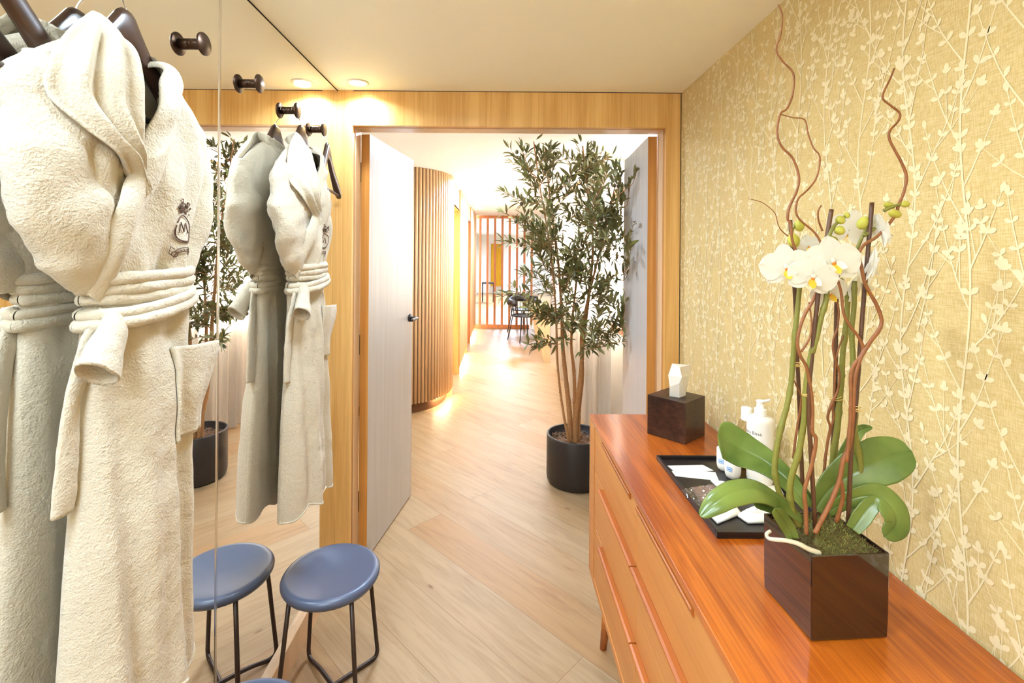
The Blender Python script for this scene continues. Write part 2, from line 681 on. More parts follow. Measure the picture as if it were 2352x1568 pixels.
M['led'] = emit('warm_led_strip', (1, 0.84, 0.52, 1), 120)
M['cove'] = emit('cove_led_strip', (1, 0.92, 0.78, 1), 14)
M['white_rim'] = plain('white_lamp_trim', lin(246, 240, 228), 0.4)
M['rod'] = wood('beech_curtain_rod', lin(216, 186, 136), lin(190, 154, 100), 'y', 0.45, 60, 2, 0.4)


def glass(name, col=(1, 1, 1, 1), rough=0.03, base=0.04):
    m, nt, N, L, b = new_mat(name)
    out = [x for x in N if x.type == 'OUTPUT_MATERIAL'][0]
    g = N.new('ShaderNodeBsdfGlossy')
    g.inputs['Roughness'].default_value = rough
    t = N.new('ShaderNodeBsdfTransparent')
    t.inputs[0].default_value = col
    lw = N.new('ShaderNodeLayerWeight')
    lw.inputs['Blend'].default_value = 0.5
    pw = N.new('ShaderNodeMath')
    pw.operation = 'POWER'
    pw.inputs[1].default_value = 3.0
    L.new(lw.outputs['Facing'], pw.inputs[0])
    fr = N.new('ShaderNodeMath')
    fr.operation = 'MULTIPLY_ADD'
    fr.inputs[1].default_value = 0.5
    fr.inputs[2].default_value = base
    L.new(pw.outputs[0], fr.inputs[0])
    mx = N.new('ShaderNodeMixShader')
    L.new(fr.outputs[0], mx.inputs[0])
    L.new(t.outputs[0], mx.inputs[1])
    L.new(g.outputs[0], mx.inputs[2])
    L.new(mx.outputs[0], out.inputs[0])
    N.remove(b)
    return m


M['pane'] = glass('window_glass')
M['clear'] = glass('clear_bottle_plastic', (0.93, 0.88, 0.78, 1))
M['oil'] = glass('pale_yellow_oil', (0.95, 0.86, 0.45, 1))
M['cello'] = glass('clear_cellophane', (0.92, 0.89, 0.88, 1), 0.12, .22)

# ------------------------------------------------------------------ the rooms
mb = MB()
mb.add([(-2.2, -1.2, 0), (3.2, -1.2, 0), (3.2, 20.2, 0), (-2.2, 20.2, 0)], [(0, 1, 2, 3)], 0, False)
struct(mb.build('floor', M['floor']))

mb = MB()
mb.box((XM - .05, -1.2, CEIL), (XR + .05, YF + .02, CEIL + .05))
struct(mb.build('ceiling', M['ceil']))

mb = MB()
mb.box((XM - .06, -1.2, 0), (XM - .006, YF + .02, CEIL))
struct(mb.build('wall_left', M['white_wall']))
mb = MB()
mb.box((XM - .06, -1.26, 0), (XR + .06, -1.2, CEIL))
struct(mb.build('wall_back', M['white_wall']))

# mirror panels and the seam between them
SEAM = 1.333
mb = MB()
mb.box((XM - .006, SEAM + .002, .108), (XM, YF - .001, CEIL - .006))
o = mb.build('mirror_panel', M['mirror'])
tag(o, 'tall mirror panel nearest the doorway, with a bathrobe hanging before it', 'mirror', 'mirror panels on the left wall')
mb = MB()
mb.box((XM - .006, -.6, .108), (XM, SEAM - .002, CEIL - .006))
o = mb.build('mirror_panel', M['mirror'])
tag(o, 'tall mirror panel nearest the camera, behind the big bathrobe', 'mirror', 'mirror panels on the left wall')
mb = MB()
mb.box((XM - .006, SEAM - .0035, .108), (XM + .002, SEAM + .0035, CEIL - .006))
struct(mb.build('trim_1', M['steel']))
mb = MB()
mb.box((XM - .006, -1.2, 0), (XM + .019, YF - .001, .107))
struct(mb.build('baseboard_left', M['oak_pale'], bevel=.001))
mb = MB()
mb.box((XM - .006, -1.2, CEIL - .006), (XM + .0005, YF - .001, CEIL))
struct(mb.build('shadow_strip_1', M['gap']))  # dark strip whose colour stands for the shadow line above the mirrors


# wallpapered right wall: woven ground plus a printed vine pattern
def wallpaper():
    random.seed(11)
    mb = MB()
    mb.box((XR, -1.2, 0), (XR + .06, YF + .02, CEIL), 0)
    polys = []

    def leaf(p, ang, ln, wd):
        d = Vector((math.sin(ang), math.cos(ang)))
        n = Vector((d.y, -d.x))
        pr = [(0, .08), (.25, .62), (.55, 1), (.8, .8), (1, .12)]
        a = [p + d * ln * t + n * wd * .5 * w for t, w in pr]
        c = [p + d * ln * t - n * wd * .5 * w for t, w in reversed(pr)]
        polys.append(a + c)

    def stroke(pts, w0, w1):
        n = len(pts)
        L, R = [], []
        for i, p in enumerate(pts):
            d = (pts[min(i + 1, n - 1)] - pts[max(i - 1, 0)]).normalized()
            q = Vector((d.y, -d.x))
            w = (w0 + (w1 - w0) * i / (n - 1)) * .5
            L.append(p + q * w)
            R.append(p - q * w)
        for i in range(n - 1):
            polys.append([L[i], L[i + 1], R[i + 1], R[i]])

    def shoot(p, ang, ln, w, depth, leaves_from=0.35):
        pts = [p.copy()]
        steps = max(5, int(ln / .022))
        bend = random.uniform(-.012, .012)
        a = ang
        for i in range(steps):
            a += bend + random.uniform(-.05, .05)
            a += (-a) * .075
            p = p + Vector((math.sin(a), math.cos(a))) * (ln / steps)
            pts.append(p.copy())
            fr = (i + 1) / steps
            if fr > leaves_from and i % 2 == 0:
                sz = random.uniform(.85, 1.15) * (1 - .3 * fr)
                if random.random() < .93:
                    leaf(p, a - random.uniform(.7, 1.1), .020 * sz, .0108 * sz)
                if random.random() < .93:
                    leaf(p, a + random.uniform(.7, 1.1), .020 * sz, .0108 * sz)
            elif depth > 0 and .12 < fr < .72 and random.random() < .40:
                s = random.choice((-1, 1))
                shoot(p, max(-.95, min(.95, a + s * random.uniform(.40, .75))), ln * random.uniform(.34, .6), w * .7, depth - 1, .25)
        leaf(p, a, .020, .0105)
        stroke(pts, w, w * .45)

    TW, TH = .50, .62
    for k in range(4):
        x0 = (k + .5) / 4 * TW
        f0, am = random.uniform(0, 6.28), random.uniform(.010, .022)
        xs = lambda z: x0 + am * math.sin(2 * PI * z / TH + f0)
        n = 40
        pts = [Vector((xs(TH * i / n), TH * i / n)) for i in range(n + 1)]
        stroke(pts, .0042, .0042)
        sgn = random.choice((-1, 1))
        for i in range(1, n):
            p = pts[i]
            a = math.atan2(pts[i + 1].x - pts[i - 1].x, pts[i + 1].y - pts[i - 1].y)
            if i % 5 == 2:
                sgn = -sgn
                shoot(p.copy(), a + sgn * random.uniform(.45, .70), random.uniform(.13, .27), .0034, 1, .3)
            elif i % 3 == 0 and random.random() < .6:
                for s_ in (-1, 1):
                    leaf(p, a + s_ * random.uniform(.7, 1.1), .020, .0115)
    for k in range(3):
        x = (k + .2) / 4 * TW + random.uniform(-.03, .03)
        z = random.uniform(0, TH)
        shoot(Vector((x, z)), random.uniform(-.35, .35), random.uniform(.16, .26), .003, 1, .2)
    vs, fs = [], []
    for ty in range(0, 6):
        for tz in range(1, 5):
            oy, oz = .0 + ty * TW - .05, tz * TH - .35
            for pl in polys:
                q = [(oy + p.x, oz + p.y) for p in pl]
                if any(a < .0 or a > YF - .002 or b < .5 or b > CEIL - .002 for a, b in q):
                    continue
                o = len(vs)
                vs += [(XR - .0006 - .000002 * (len(fs) % 300), a, b) for a, b in q]
                fs.append(tuple(range(o, o + len(q))))
    mb.add(vs, fs, 1, False)
    return struct(mb.build('wall_right', [M['paper'], M['print']]))


wallpaper()

# timber door wall
XL, XRR, ZD = -.72, .796, EYE + .6235
mb = MB()
mb.box((XM - .05, YF, 0), (XL, YF + .022, CEIL + .02))
mb.box((XL, YF, ZD), (XRR, YF + .022, CEIL + .02))
mb.box((XRR, YF, 0), (XR - .004, YF + .022, CEIL + .02))
struct(mb.build('wall_front', M['oak'], bevel=.0008))
mb = MB()
mb.box((XR - .004, YF + .003, 0), (XR + .04, YF + .022, CEIL + .02))
mb.box((XL + .002, YF - .0004, CEIL - .003), (XR, YF + .01, CEIL + .001))
struct(mb.build('shadow_strip_2', M['gap']))  # shadow lines beside the wallpaper and under the ceiling, as dark-coloured strips
# lining of the opening
mb = MB()
mb.box((XL - .02, YF + .022, 0), (XL - .0005, YF + .042, ZD + .02))
mb.box((XRR + .0005, YF + .022, 0), (XRR + .02, YF + .042, ZD + .02))
mb.box((XL - .02, YF + .022, ZD + .0005), (XRR + .02, YF + .042, ZD + .02))
mb.box((XL - .03, YF + .042, 0), (XL + .003, YF + .125, ZD + .02), 1)
mb.box((XRR - .003, YF + .042, 0), (XRR + .03, YF + .125, ZD + .02), 1)
mb.box((XL - .03, YF + .042, ZD - .001), (XRR + .03, YF + .125, ZD + .02), 1)
struct(mb.build('trim_4', [M['oak_edge'], M['oak_pale']], bevel=.0008))
mb = MB()
mb.box((-2.0, YF + .025, 0), (XL - .02, YF + .125, 2.7))
mb.box((XRR + .02, YF + .025, 0), (1.6, YF + .125, 2.7))
mb.box((XL - .02, YF + .025, ZD + .02), (XRR + .02, YF + .125, 2.7))
struct(mb.build('wall_middle', M['white_wall']))


# the two open door leaves
def door(name, hx, fx, side, length, handle=False):
    y0 = YF + .128
    y1 = y0 + length
    th = .045
    mb = MB()
    z0, z1 = .008, ZD - .010
    s = side
    a0, a1 = (hx, y0), (fx, y1)       # visible face, hinge end / free end
    d = Vector((fx - hx, y1 - y0)).normalized()
    n = Vector((-d.y, d.x)) * th      # to the left of travel
    if s > 0:
        n = -n
    q = [Vector(a0), Vector(a1), Vector(a1) + n, Vector(a0) + n]
    vs = [(p.x, p.y, z) for z in (z0, z1) for p in q]
    mb.add(vs, [(0, 1, 5, 4), (2, 3, 7, 6)], 0, False)
    mb.add(vs, [(1, 2, 6, 5), (3, 0, 4, 7), (3, 2, 1, 0), (4, 5, 6, 7)], 1, False)
    ob = struct(mb.build(name, [M['door'], M['oak_edge']], weld=True))
    WORLD[ob.name] = Vector((0, 0, 0))
    return ob, d, n


d1, dd, dn = door('door_1', -.672, -.570, -1, .655)
hp = Vector((-.570, YF + .128 + .655)) - dd * .055
face = -dn.normalized()
mb = MB()
fp = Vector((hp.x, hp.y, 1.16))
f3 = Vector((face.x, face.y, 0))
t3 = Vector((dd.x, dd.y, 0))
mb.tube([fp, fp + f3 * .008], .025, 24)
mb.tube(spline([fp + f3 * .008, fp + f3 * .045, fp + f3 * .052 - t3 * .012, fp + f3 * .053 - t3 * .11], 5), .009, 12)
mb.build('door_handle', M['black'], d1)
for z in (.25, 1.05, 1.93):
    mb = MB()
    mb.tube([(-.722, YF + .129, z), (-.722, YF + .129, z + .10)], .007, 10)
    mb.build('hinge', M['black'], d1)
d2, dd2, dn2 = door('door_2', .748, .789, 1, .625)

# corridor shell
mb = MB()
mb.box((-2.1, YF + .1, CEIL2), (.84, 11.0, CEIL2 + .25))
mb.box((-2.1, 11.0, CEIL2), (3.1, 20.1, CEIL2 + .25))
mb.box((.84, YF + .1, 2.66), (3.1, 11.0, 2.72))
struct(mb.build('ceiling_corridor', M['ceil2']))
mb = MB()
mb.box((-2.1, YF + .125, 0), (-1.6, 4.6, 2.7))
struct(mb.build('wall_corridor_near', M['white_wall']))

# right corridor wall with the window opening
WX, WY0, WY1, WZ0, WZ1 = .98, 3.75, 7.2, .98, 2.06
mb = MB()
mb.box((WX, YF + .1, 0), (WX + .2, WY0, 2.7))
mb.box((WX, WY1, 0), (WX + .2, 9.0, 2.7))
mb.box((WX, WY0, 0), (WX + .2, WY1, WZ0))
mb.box((WX, WY0, WZ1), (WX + .2, WY1, 2.7))
mb.box((WX, 9.0, 0), (3.1, 9.2, 2.7))
struct(mb.build('wall_corridor_right', M['white_wall']))
mb = MB()
for a, b_ in (((WX - .012, WY0 - .05, WZ0 - .05), (WX + .10, WY0, WZ1 + .05)), ((WX - .012, WY1, WZ0 - .05), (WX + .10, WY1 + .05, WZ1 + .05)),
              ((WX - .012, WY0, WZ0 - .05), (WX + .10, WY1, WZ0)), ((WX - .012, WY0, WZ1), (WX + .10, WY1, WZ1 + .05)),
              ((WX + .03, 5.45, WZ0), (WX + .08, 5.50, WZ1))):
    mb.box(a, b_)
w1 = struct(mb.build('window_1', M['screen'], bevel=.002))
WORLD[w1.name] = Vector((0, 0, 0))
mb = MB()
mb.box((WX + .05, WY0, WZ0), (WX + .056, WY1, WZ1))
mb.build('glass_pane', M['pane'], w1)
# cove strip
mb = MB()
mb.box((.845, YF + .15, CEIL2 + .12), (.875, 8.9, CEIL2 + .14))
o = mb.build('cove_light_strip', M['cove'])
tag(o, 'glowing light strip in the ceiling cove above the curtain', 'light')


# curved slatted wall
def slat_path():
    pts = []
    r = .62
    xs, ys = -.54, 4.55
    cx, cy = xs - r, ys + r
    n0 = int((1.62 + cx) / .038)
    for i in range(n0):
        pts.append((Vector((-1.62 + i * .038, ys)), Vector((0, -1))))
    L = r * PI / 2
    n = int(L / .038)
    for i in range(n + 1):
        a = PI / 2 * i / n
        pts.append((Vector((cx + r * math.sin(a), cy - r * math.cos(a))), Vector((math.sin(a), -math.cos(a)))))
    y = cy + .038
    while y < 10.1:
        if not (5.30 < y < 6.22 or 7.62 < y < 8.42):
            pts.append((Vector((xs, y)), Vector((1, 0))))
        y += .038
    return pts, (cx, cy, r)


pts, (ccx, ccy, cr) = slat_path()
mb = MB()
for p, n in pts:
    t = Vector((-n.y, n.x))
    sec = [p + t * .0145 + n * -.004, p + t * .0145 + n * .006, p + t * .0085 + n * .016, p - t * .0085 + n * .016,
           p - t * .0145 + n * .006, p - t * .0145 + n * -.004]
    vs = [(q.x, q.y, z) for z in (.105, CEIL2 - .004) for q in sec]
    k = 6
    mb.add(vs, [(i, (i + 1) % k, k + (i + 1) % k, k + i) for i in range(k)] + [(5, 4, 3, 2, 1, 0), (6, 7, 8, 9, 10, 11)], 0, True)
# backing skin
arc = [Vector((-1.62, 4.556))] + [Vector((ccx + (cr - .006) * math.sin(a), ccy - (cr - .006) * math.cos(a)))
                                  for a in [PI / 2 * i / 30 for i in range(31)]] + [Vector((-.546, 5.28)), Vector((-.546, 10.1))]
for a, b_ in zip(arc, arc[1:]):
    if b_.y > 5.3:
        for y0, y1 in ((5.28, 5.30), (6.22, 7.62), (8.42, 10.1)):
            mb.add([(-.546, y0, .105), (-.546, y1, .105), (-.546, y1, CEIL2), (-.546, y0, CEIL2)], [(0, 1, 2, 3)], 1, False)
        for y0, y1 in ((5.30, 6.22), (7.62, 8.42)):
            mb.add([(-.546, y0, 2.14), (-.546, y1, 2.14), (-.546, y1, CEIL2), (-.546, y0, CEIL2)], [(0, 1, 2, 3)], 2, False)
    else:
        mb.add([(a.x, a.y, .105), (b_.x, b_.y, .105), (b_.x, b_.y, CEIL2), (a.x, a.y, CEIL2)], [(0, 1, 2, 3)], 1, False)
struct(mb.build('wall_corridor_left', [M['slat'], M['slat_back'], M['oak_pale']]))
# recessed doors of the treatment rooms
for i, (y0, y1) in enumerate(((5.30, 6.22), (7.62, 8.42))):
    mb = MB()
    mb.box((-.68, y0, 0), (-.64, y1, 2.14))
    mb.box((-.70, y0 - .02, 0), (-.53, y0, 2.16))
    mb.box((-.70, y1, 0), (-.53, y1 + .02, 2.16))
    mb.box((-.70, y0, 2.14), (-.546, y1, 2.16))
    struct(mb.build('door_%d' % (3 + i), M['oak'] if i == 0 else M['screen'], bevel=.001))
# dark plinth below the slats, set back, and the light strip in the recess
arcp = [Vector((-1.62, 4.60))] + [Vector((ccx + (cr - .05) * math.sin(a), ccy - (cr - .05) * math.cos(a)))
                                  for a in [PI / 2 * i / 24 for i in range(25)]] + [Vector((-.59, 5.28))]
mb = MB()
for a, b_ in zip(arcp, arcp[1:]):
    mb.add([(a.x, a.y, 0), (b_.x, b_.y, 0), (b_.x, b_.y, .11), (a.x, a.y, .11)], [(0, 1, 2, 3)], 0, True)
for y0, y1 in ((6.24, 7.6), (8.44, 10.1)):
    mb.add([(-.59, y0, 0), (-.59, y1, 0), (-.59, y1, .11), (-.59, y0, .11)], [(0, 1, 2, 3)], 0, True)
for a, b_ in zip(arc, arc[1:32]):
    ao = a - (a - Vector((ccx, ccy))).normalized() * .05
    bo = b_ - (b_ - Vector((ccx, ccy))).normalized() * .05
    mb.add([(a.x, a.y, .106), (b_.x, b_.y, .106), (bo.x, bo.y, .106), (ao.x, ao.y, .106)], [(0, 1, 2, 3)], 0, True)
struct(mb.build('baseboard_corridor', M['slat_back']))
mb = MB()
led = [Vector((ccx + (cr - .02) * math.sin(a), ccy - (cr - .02) * math.cos(a), .098)) for a in [PI / 2 * i / 24 for i in range(15, 25)]] + [Vector((-.56, 5.26, .098))]
mb.tube(led, .006, 6)
o = mb.build('light_strip', M['led'])
tag(o, 'glowing warm light strip under the curved slatted wall', 'light', 'light strips at the foot of the slatted wall')
for y0, y1, lb in ((6.26, 7.58, 'glowing warm light strip at the floor between the two side doors'),
                   (8.46, 10.0, 'glowing warm light strip at the floor beyond the far side door')):
    mb = MB()
    mb.tube([(-.56, y0, .098), (-.56, y1, .098)], .006, 6)
    o = mb.build('light_strip', M['led'])
    tag(o, lb, 'light', 'light strips at the foot of the slatted wall')

# batten screen at the end of the corridor
scr = thing('slatted_screen', 'reddish wooden batten screen standing across the end of the corridor', 'screen', (-.1, 10.2, 0))
for z0, z1 in ((CEIL2 - .06, CEIL2), (0, .085)):
    mb = MB()
    mb.box((-.66, 10.17, z0), (.62, 10.23, z1))
    mb.build('frame_rail', M['screen'], scr, bevel=.003)
for i in range(9):
    x = (P(1086 + 16.9 * i, 600, 10.2)).x
    mb = MB()
    mb.box((x - .023, 10.17, .085), (x + .023, 10.23, CEIL2 - .06))
    mb.build('batten', M['screen'], scr, bevel=.003)

# room beyond the screen
mb = MB()
mb.box((-2.1, 20.0, 0), (3.1, 20.1, 2.7))
struct(mb.build('wall_far', M['white_wall']))
mb = MB()
mb.box((-2.1, 10.1, 0), (-.60, 10.16, 2.7))
mb.box((-1.2, 10.3, 0), (-.98, 20, 2.7))
mb.box((3.05, 9, 0), (3.1, 20, 2.7))
struct(mb.build('wall_far_side', M['white_wall']))


def drape(fn_x, y0, y1, z0, z1, n, amp, seed, along='y'):
    random.seed(seed)
    ph = [random.uniform(0, 6.28) for _ in range(6)]

    def f(s, t):
        z = z0 + (z1 - z0) * t
        y = y0 + (y1 - y0) * s
        k = n * 2 * PI * s
        w = math.sin(k + ph[0] + .5 * math.sin(3 * s * 6.28 + ph[1])) + .35 * math.sin(2.3 * k + ph[2])
        a = amp * (1.0 - .35 * t) * (1 + .25 * math.sin(5 * s * 6.28 + ph[3]))
        off = w * a + .012 * math.sin(3 * t + ph[4] + 9 * s)
        if along == 'y':
            return Vector((fn_x + off, y + .015 * math.sin(2 * t + k * .3), z))
        return Vector((y, fn_x + off, z))
    mb = MB()
    mb.grid(f, int(n * 26), 30)
    return mb


cur = thing('linen_curtain', 'natural linen curtain on a wooden rod at the corridor window', 'curtain', (.80, 3.6, 0))
drape(.80, 3.62, 6.6, .012, 2.285, 22, .03, 4).build('curtain_panel', M['curtain'], cur)
rod = thing('curtain_rod', 'wooden curtain rod with a round finial below the corridor ceiling', 'curtain rod', (.80, 3.5, 2.31))
mb = MB()
mb.tube([(.80, 3.56, 2.315), (.80, 6.9, 2.315)], .016, 14)
mb.build('pole', M['rod'], rod)
mb = MB()
mb.lathe([(0, 0), (.028, .002), (.03, .01), (.03, .05), (.024, .055), (.0, .056)], (.80, 3.50, 2.315), 20, axis='y')
mb.build('finial', M['rod'], rod)
mb = MB()
mb.tube([(.80, 3.68, 2.315), (WX, 3.68, 2.315)], .012, 10)
mb.tube([(WX - .014, 3.68, 2.315), (WX, 3.68, 2.315)], .032, 18)
mb.build('bracket', M['rod'], rod)
for i in range(22):
    y = 3.66 + i * .133
    mb = MB()
    ring = [Vector((.80 + .024 * math.cos(a), y, 2.311 + .024 * math.sin(a))) for a in [2 * PI * k / 16 for k in range(17)]]
    mb.tube(ring, .0035, 6, cap=False)
    mb.build('curtain_ring', M['frame_dark'], rod)

oc = drape(19.6, -.40, .06, .3, 2.05, 5, .03, 8, 'x').build('ochre_curtain', M['yellow_curtain'])
tag(oc, 'ochre yellow curtain on the far wall seen between the screen battens', 'curtain')


# black chairs and the desk beyond the tree
def chair(loc, label, rz):
    c = thing('dining_chair', label, 'chair', (0, 0, 0), 'black chairs beyond the olive tree')
    mb = MB()

    def seat(s, t):
        a = 2 * PI * s
        r = .23 * t
        return Vector((r * math.cos(a) * 1.0, r * math.sin(a), .47 - .018 * math.cos(t * PI / 2)))
    mb.grid(seat, 24, 5, wrap=True)
    mb.tube([Vector((.23 * math.cos(a), .23 * math.sin(a), .465)) for a in [2 * PI * k / 24 for k in range(25)]], .014, 8, cap=False)
    mb.build('seat', M['cane'], c)
    mb = MB()
    arc = [Vector((.27 * math.cos(a), .25 * math.sin(a), .70 + .06 * math.sin(a) ** 2 * (1 if math.sin(a) > 0 else 0)))
           for a in [math.radians(-25 + 230 * k / 22) for k in range(23)]]
    mb.tube(arc, .06, 12, flat=(Vector((0, 0, 1)), 1.0))
    mb.build('backrest', M['cane'], c)
    for k in range(9):
        a = math.radians(-10 + 200 * k / 8)
        mb = MB()
        mb.tube([(.235 * math.cos(a), .225 * math.sin(a), .47), (.27 * math.cos(a), .25 * math.sin(a), .70)], .007, 6)
        mb.build('spindle', M['cane'], c)
    for sx, sy in ((-1, -1), (1, -1), (-1, 1), (1, 1)):
        mb = MB()
        mb.tube([(sx * .15, sy * .15, .46), (sx * .22, sy * .22, 0)], .0095, 8)
        mb.build('leg', M['black'], c)
    c.location = loc
    c.rotation_euler = (0, 0, rz)
    return c


ch = chair((.44, 8.75, 0), 'black rounded chair at the end of the corridor, nearest the olive tree', .5)
dup(ch, (.46, 9.72, 0), 'black rounded chair just in front of the batten screen', 2.4)
dsk = thing('reception_desk', 'pale wooden desk standing behind the olive tree by the curtain', 'desk', (.62, 7.6, 0))
mb = MB()
mb.box((.50, 6.9, .70), (.745, 8.2, .74))
mb.build('desk_top', M['oak'], dsk, bevel=.003)
for y in (6.95, 8.1):
    mb = MB()
    mb.add([(.64, y, 0), (.73, y, 0), (.73, y + .04, 0), (.64, y + .04, 0), (.52, y, .70), (.73, y, .70), (.73, y + .04, .70), (.52, y + .04, .70)],
           [(3, 2, 1, 0), (4, 5, 6, 7), (0, 1, 5, 4), (1, 2, 6, 5), (2, 3, 7, 6), (3, 0, 4, 7)], 0, False)
    mb.build('leg', M['oak_pale'], dsk, bevel=.003)
stl = thing('stool', 'dark metal stool in the bright room beyond the screen', 'stool', (-.42, 16, 0))
mb = MB()
mb.box((-.62, 15.8, .62), (-.22, 16.2, .66))
mb.build('seat', M['cane'], stl)
for sx in (-.6, -.24):
    mb = MB()
    mb.tube([(sx, 15.82, .62), (sx, 15.82, .02), (sx, 16.18, .02), (sx, 16.18, .62)], .014, 8)
    mb.build('leg', M['black'], stl)


# ------------------------------------------------------------------ lamps
def downlight(x, y, z, label, mat, r=.038):
    d = thing('downlight', label, 'ceiling light', (x, y, z), 'recessed ceiling downlights')
    mb = MB()
    mb.lathe([(r + .012, 0), (r + .012, -.003), (r, -.005), (r - .004, -.0015)], (x, y, z), 28)
    mb.build('trim_ring', M['white_rim'], d)
    mb = MB()
    mb.lathe([(0, -.002), (r - .003, -.002)], (x, y, z), 24)
    mb.build('diffuser', mat, d)
    return d


def lamp(name, x, y, z, power, col, size=.08, spread=140, tgt=None, shape='DISK', sy=None):
    L = bpy.data.lights.new(name, 'AREA')
    L.energy = power
    L.color = col
    L.shape = shape
    L.size = size
    if sy:
        L.size_y = sy
    L.spread = math.radians(spread)
    o = bpy.data.objects.new(name, L)
    C.objects.link(o)
    o.location = (x, y, z)
    if tgt:
        o.rotation_euler = (Vector(tgt) - Vector((x, y, z))).to_track_quat('-Z', 'Y').to_euler()
    return o


WARM = (0.83, 1.02, 1.23)
NEUT = (0.74, 0.97, 1.32)
downlight(-.665, 2.19, CEIL, 'small round downlight in the cream ceiling just above the doorway', M['lamp'])
dl = [(-.416, 5.25, 'corridor ceiling downlight nearest the open doors'), (-.40, 7.02, 'middle downlight in the white corridor ceiling'),
      (-.40, 8.63, 'corridor ceiling downlight nearest the batten screen')]
for x, y, lb in dl:
    downlight(x, y, CEIL2, lb, M['lamp2'], .045)
sd = MB()
sd.lathe([(0, -.03), (.035, -.03), (.055, -.02), (.06, 0)], (-.43, 8.05, CEIL2), 24)
tag(sd.build('smoke_detector', M['white_rim']), 'flat white smoke detector beside the far downlight on the corridor ceiling', 'smoke detector')

lamp('room_lamp', -.665, 2.19, CEIL - .012, 3.2, WARM, .07, 150)
lamp('room_lamp', -.60, .12, CEIL - .012, 13, WARM, .30, 170)
lamp('room_lamp', -.45, -.7, CEIL - .012, 23, WARM, .6, 170)
lamp('room_lamp', -.25, 1.27, CEIL - .012, 13, WARM, .3, 170)
for x, y, lb in dl:
    lamp('corridor_lamp', x, y, CEIL2 - .012, 11, NEUT, .09, 160)
lamp('corridor_lamp', -.35, 3.1, CEIL2 - .012, 20, NEUT, .2, 170)
lamp('corridor_lamp', .1, 6.4, CEIL2 - .012, 20, NEUT, .2, 170)
lamp('far_room_lamp', .3, 13, CEIL2 - .02, 160, NEUT, .6, 170)
lamp('far_room_lamp', .3, 17, CEIL2 - .02, 160, NEUT, .6, 170)
lamp('cove_lamp', .90, 5.4, CEIL2 + .11, 60, NEUT, .08, 170, (.93, 5.4, 0), 'RECTANGLE', 5.5).rotation_euler = (0, 0, 0)
pt = lamp('daylight', WX + .12, (WY0 + WY1) / 2, (WZ0 + WZ1) / 2, 1, (1, 1, 1), 1.15, 180, None, 'RECTANGLE', WY1 - WY0)
pt.rotation_euler = (0, math.radians(90), 0)
pt.data.cycles.is_portal = True

wd = bpy.data.worlds.new('World')
bpy.context.scene.world = wd
wd.use_nodes = True
bg = wd.node_tree.nodes['Background']
bg.inputs[0].default_value = (.90, .95, 1.0, 1)
bg.inputs[1].default_value = 40.0


# ------------------------------------------------------------------ knobs, hangers, robes
KZ = EYE + .533
KY = [.665, .937, 1.209, 1.488, 1.764, 2.030]


def knob(y, label):
    k = thing('wall_hook', label, 'hook', (XM, y, KZ), 'round bronze hooks on the mirror')
    mb = MB()
    mb.lathe([(.0135, 0), (.0135, .003), (.0128, .0035), (.0135, .005), (.0135, .030)], (XM, y, KZ), 24, axis='x')
    mb.build('post', M['bronze'], k)
    mb = MB()
    mb.lathe([(.0, .029), (.026, .029), (.0285, .031), (.0285, .034), (.027, .0358), (0, .0362)], (XM, y, KZ), 32, axis='x')
    mb.build('disc', M['bronze'], k)
    return k


k0 = knob(KY[0], 'bronze disc hook above the nearest empty hanger at the photo edge')
for y, lb in zip(KY[1:], ('bronze disc hook carrying the big bathrobe, cut by the top of the photo', 'bare bronze disc hook right beside the big bathrobe',
                          'bare bronze disc hook just right of the mirror seam', 'bronze disc hook carrying the far small-looking bathrobe',
                          'bronze disc hook nearest the doorway, carrying an empty hanger')):
    dup(k0, (XM, y, KZ), lb)


def hanger(y, label):
    h = thing('coat_hanger', label, 'hanger', (XM + .03, y, KZ - .075), 'dark wooden coat hangers')
    x0 = XM + .048
    xh = XM + .020
    mb = MB()
    top = KZ - .068

    def zc(u):
        u = abs(u)
        return top - .022 - 1.27 * max(0, u - .016) * (1 - .30 * max(0, u - .016) / .2)
    rows = []
    n = 40
    for i in range(n + 1):
        u = -.198 + .396 * i / n
        au = abs(u)
        hh = .027 + .012 * max(0, 1 - au / .07) - .012 * smooth(.10, .2, au)
        th = .0095 + .006 * smooth(.06, .18, au) * (1 - .5 * smooth(.18, .2, au))
        hang = x0 + .010 * smooth(.03, .2, au)
        c = Vector((hang, y + u, zc(u)))
        ring = []
        for k in range(12):
            a = 2 * PI * k / 12
            ring.append(c + Vector((th * math.copysign(abs(math.cos(a)) ** .7, math.cos(a)), 0,
                                    hh * math.copysign(abs(math.sin(a)) ** .7, math.sin(a)))))
        rows.append(ring)
    vs = [p for r in rows for p in r]
    fs = [(i * 12 + k, i * 12 + (k + 1) % 12, (i + 1) * 12 + (k + 1) % 12, (i + 1) * 12 + k) for i in range(n) for k in range(12)]
    fs += [tuple(range(11, -1, -1)), tuple(n * 12 + k for k in range(12))]
    mb.add(vs, fs)
    mb.build('shoulders', M['hanger'], h)
    mb = MB()
    zb = zc(.185) - .012
    mb.tube([(x0 + .010, y - .187, zb + .004), (x0 + .010, y + .187, zb + .004)], .0062, 10)
    mb.build('trouser_bar', M['hanger'], h)
    mb = MB()
    mb.tube(spline([(x0, y, top), (x0, y, top + .018), (x0 - .008, y + .004, top + .036), (xh + .004, y + .017, top + .060),
                    (xh, y + .012, top + .080), (xh, y, top + .0845), (xh, y - .013, top + .080), (xh, y - .017, top + .066)], 5),
            .0017, 8)
    mb.build('hook', M['steel'], h)
    return h


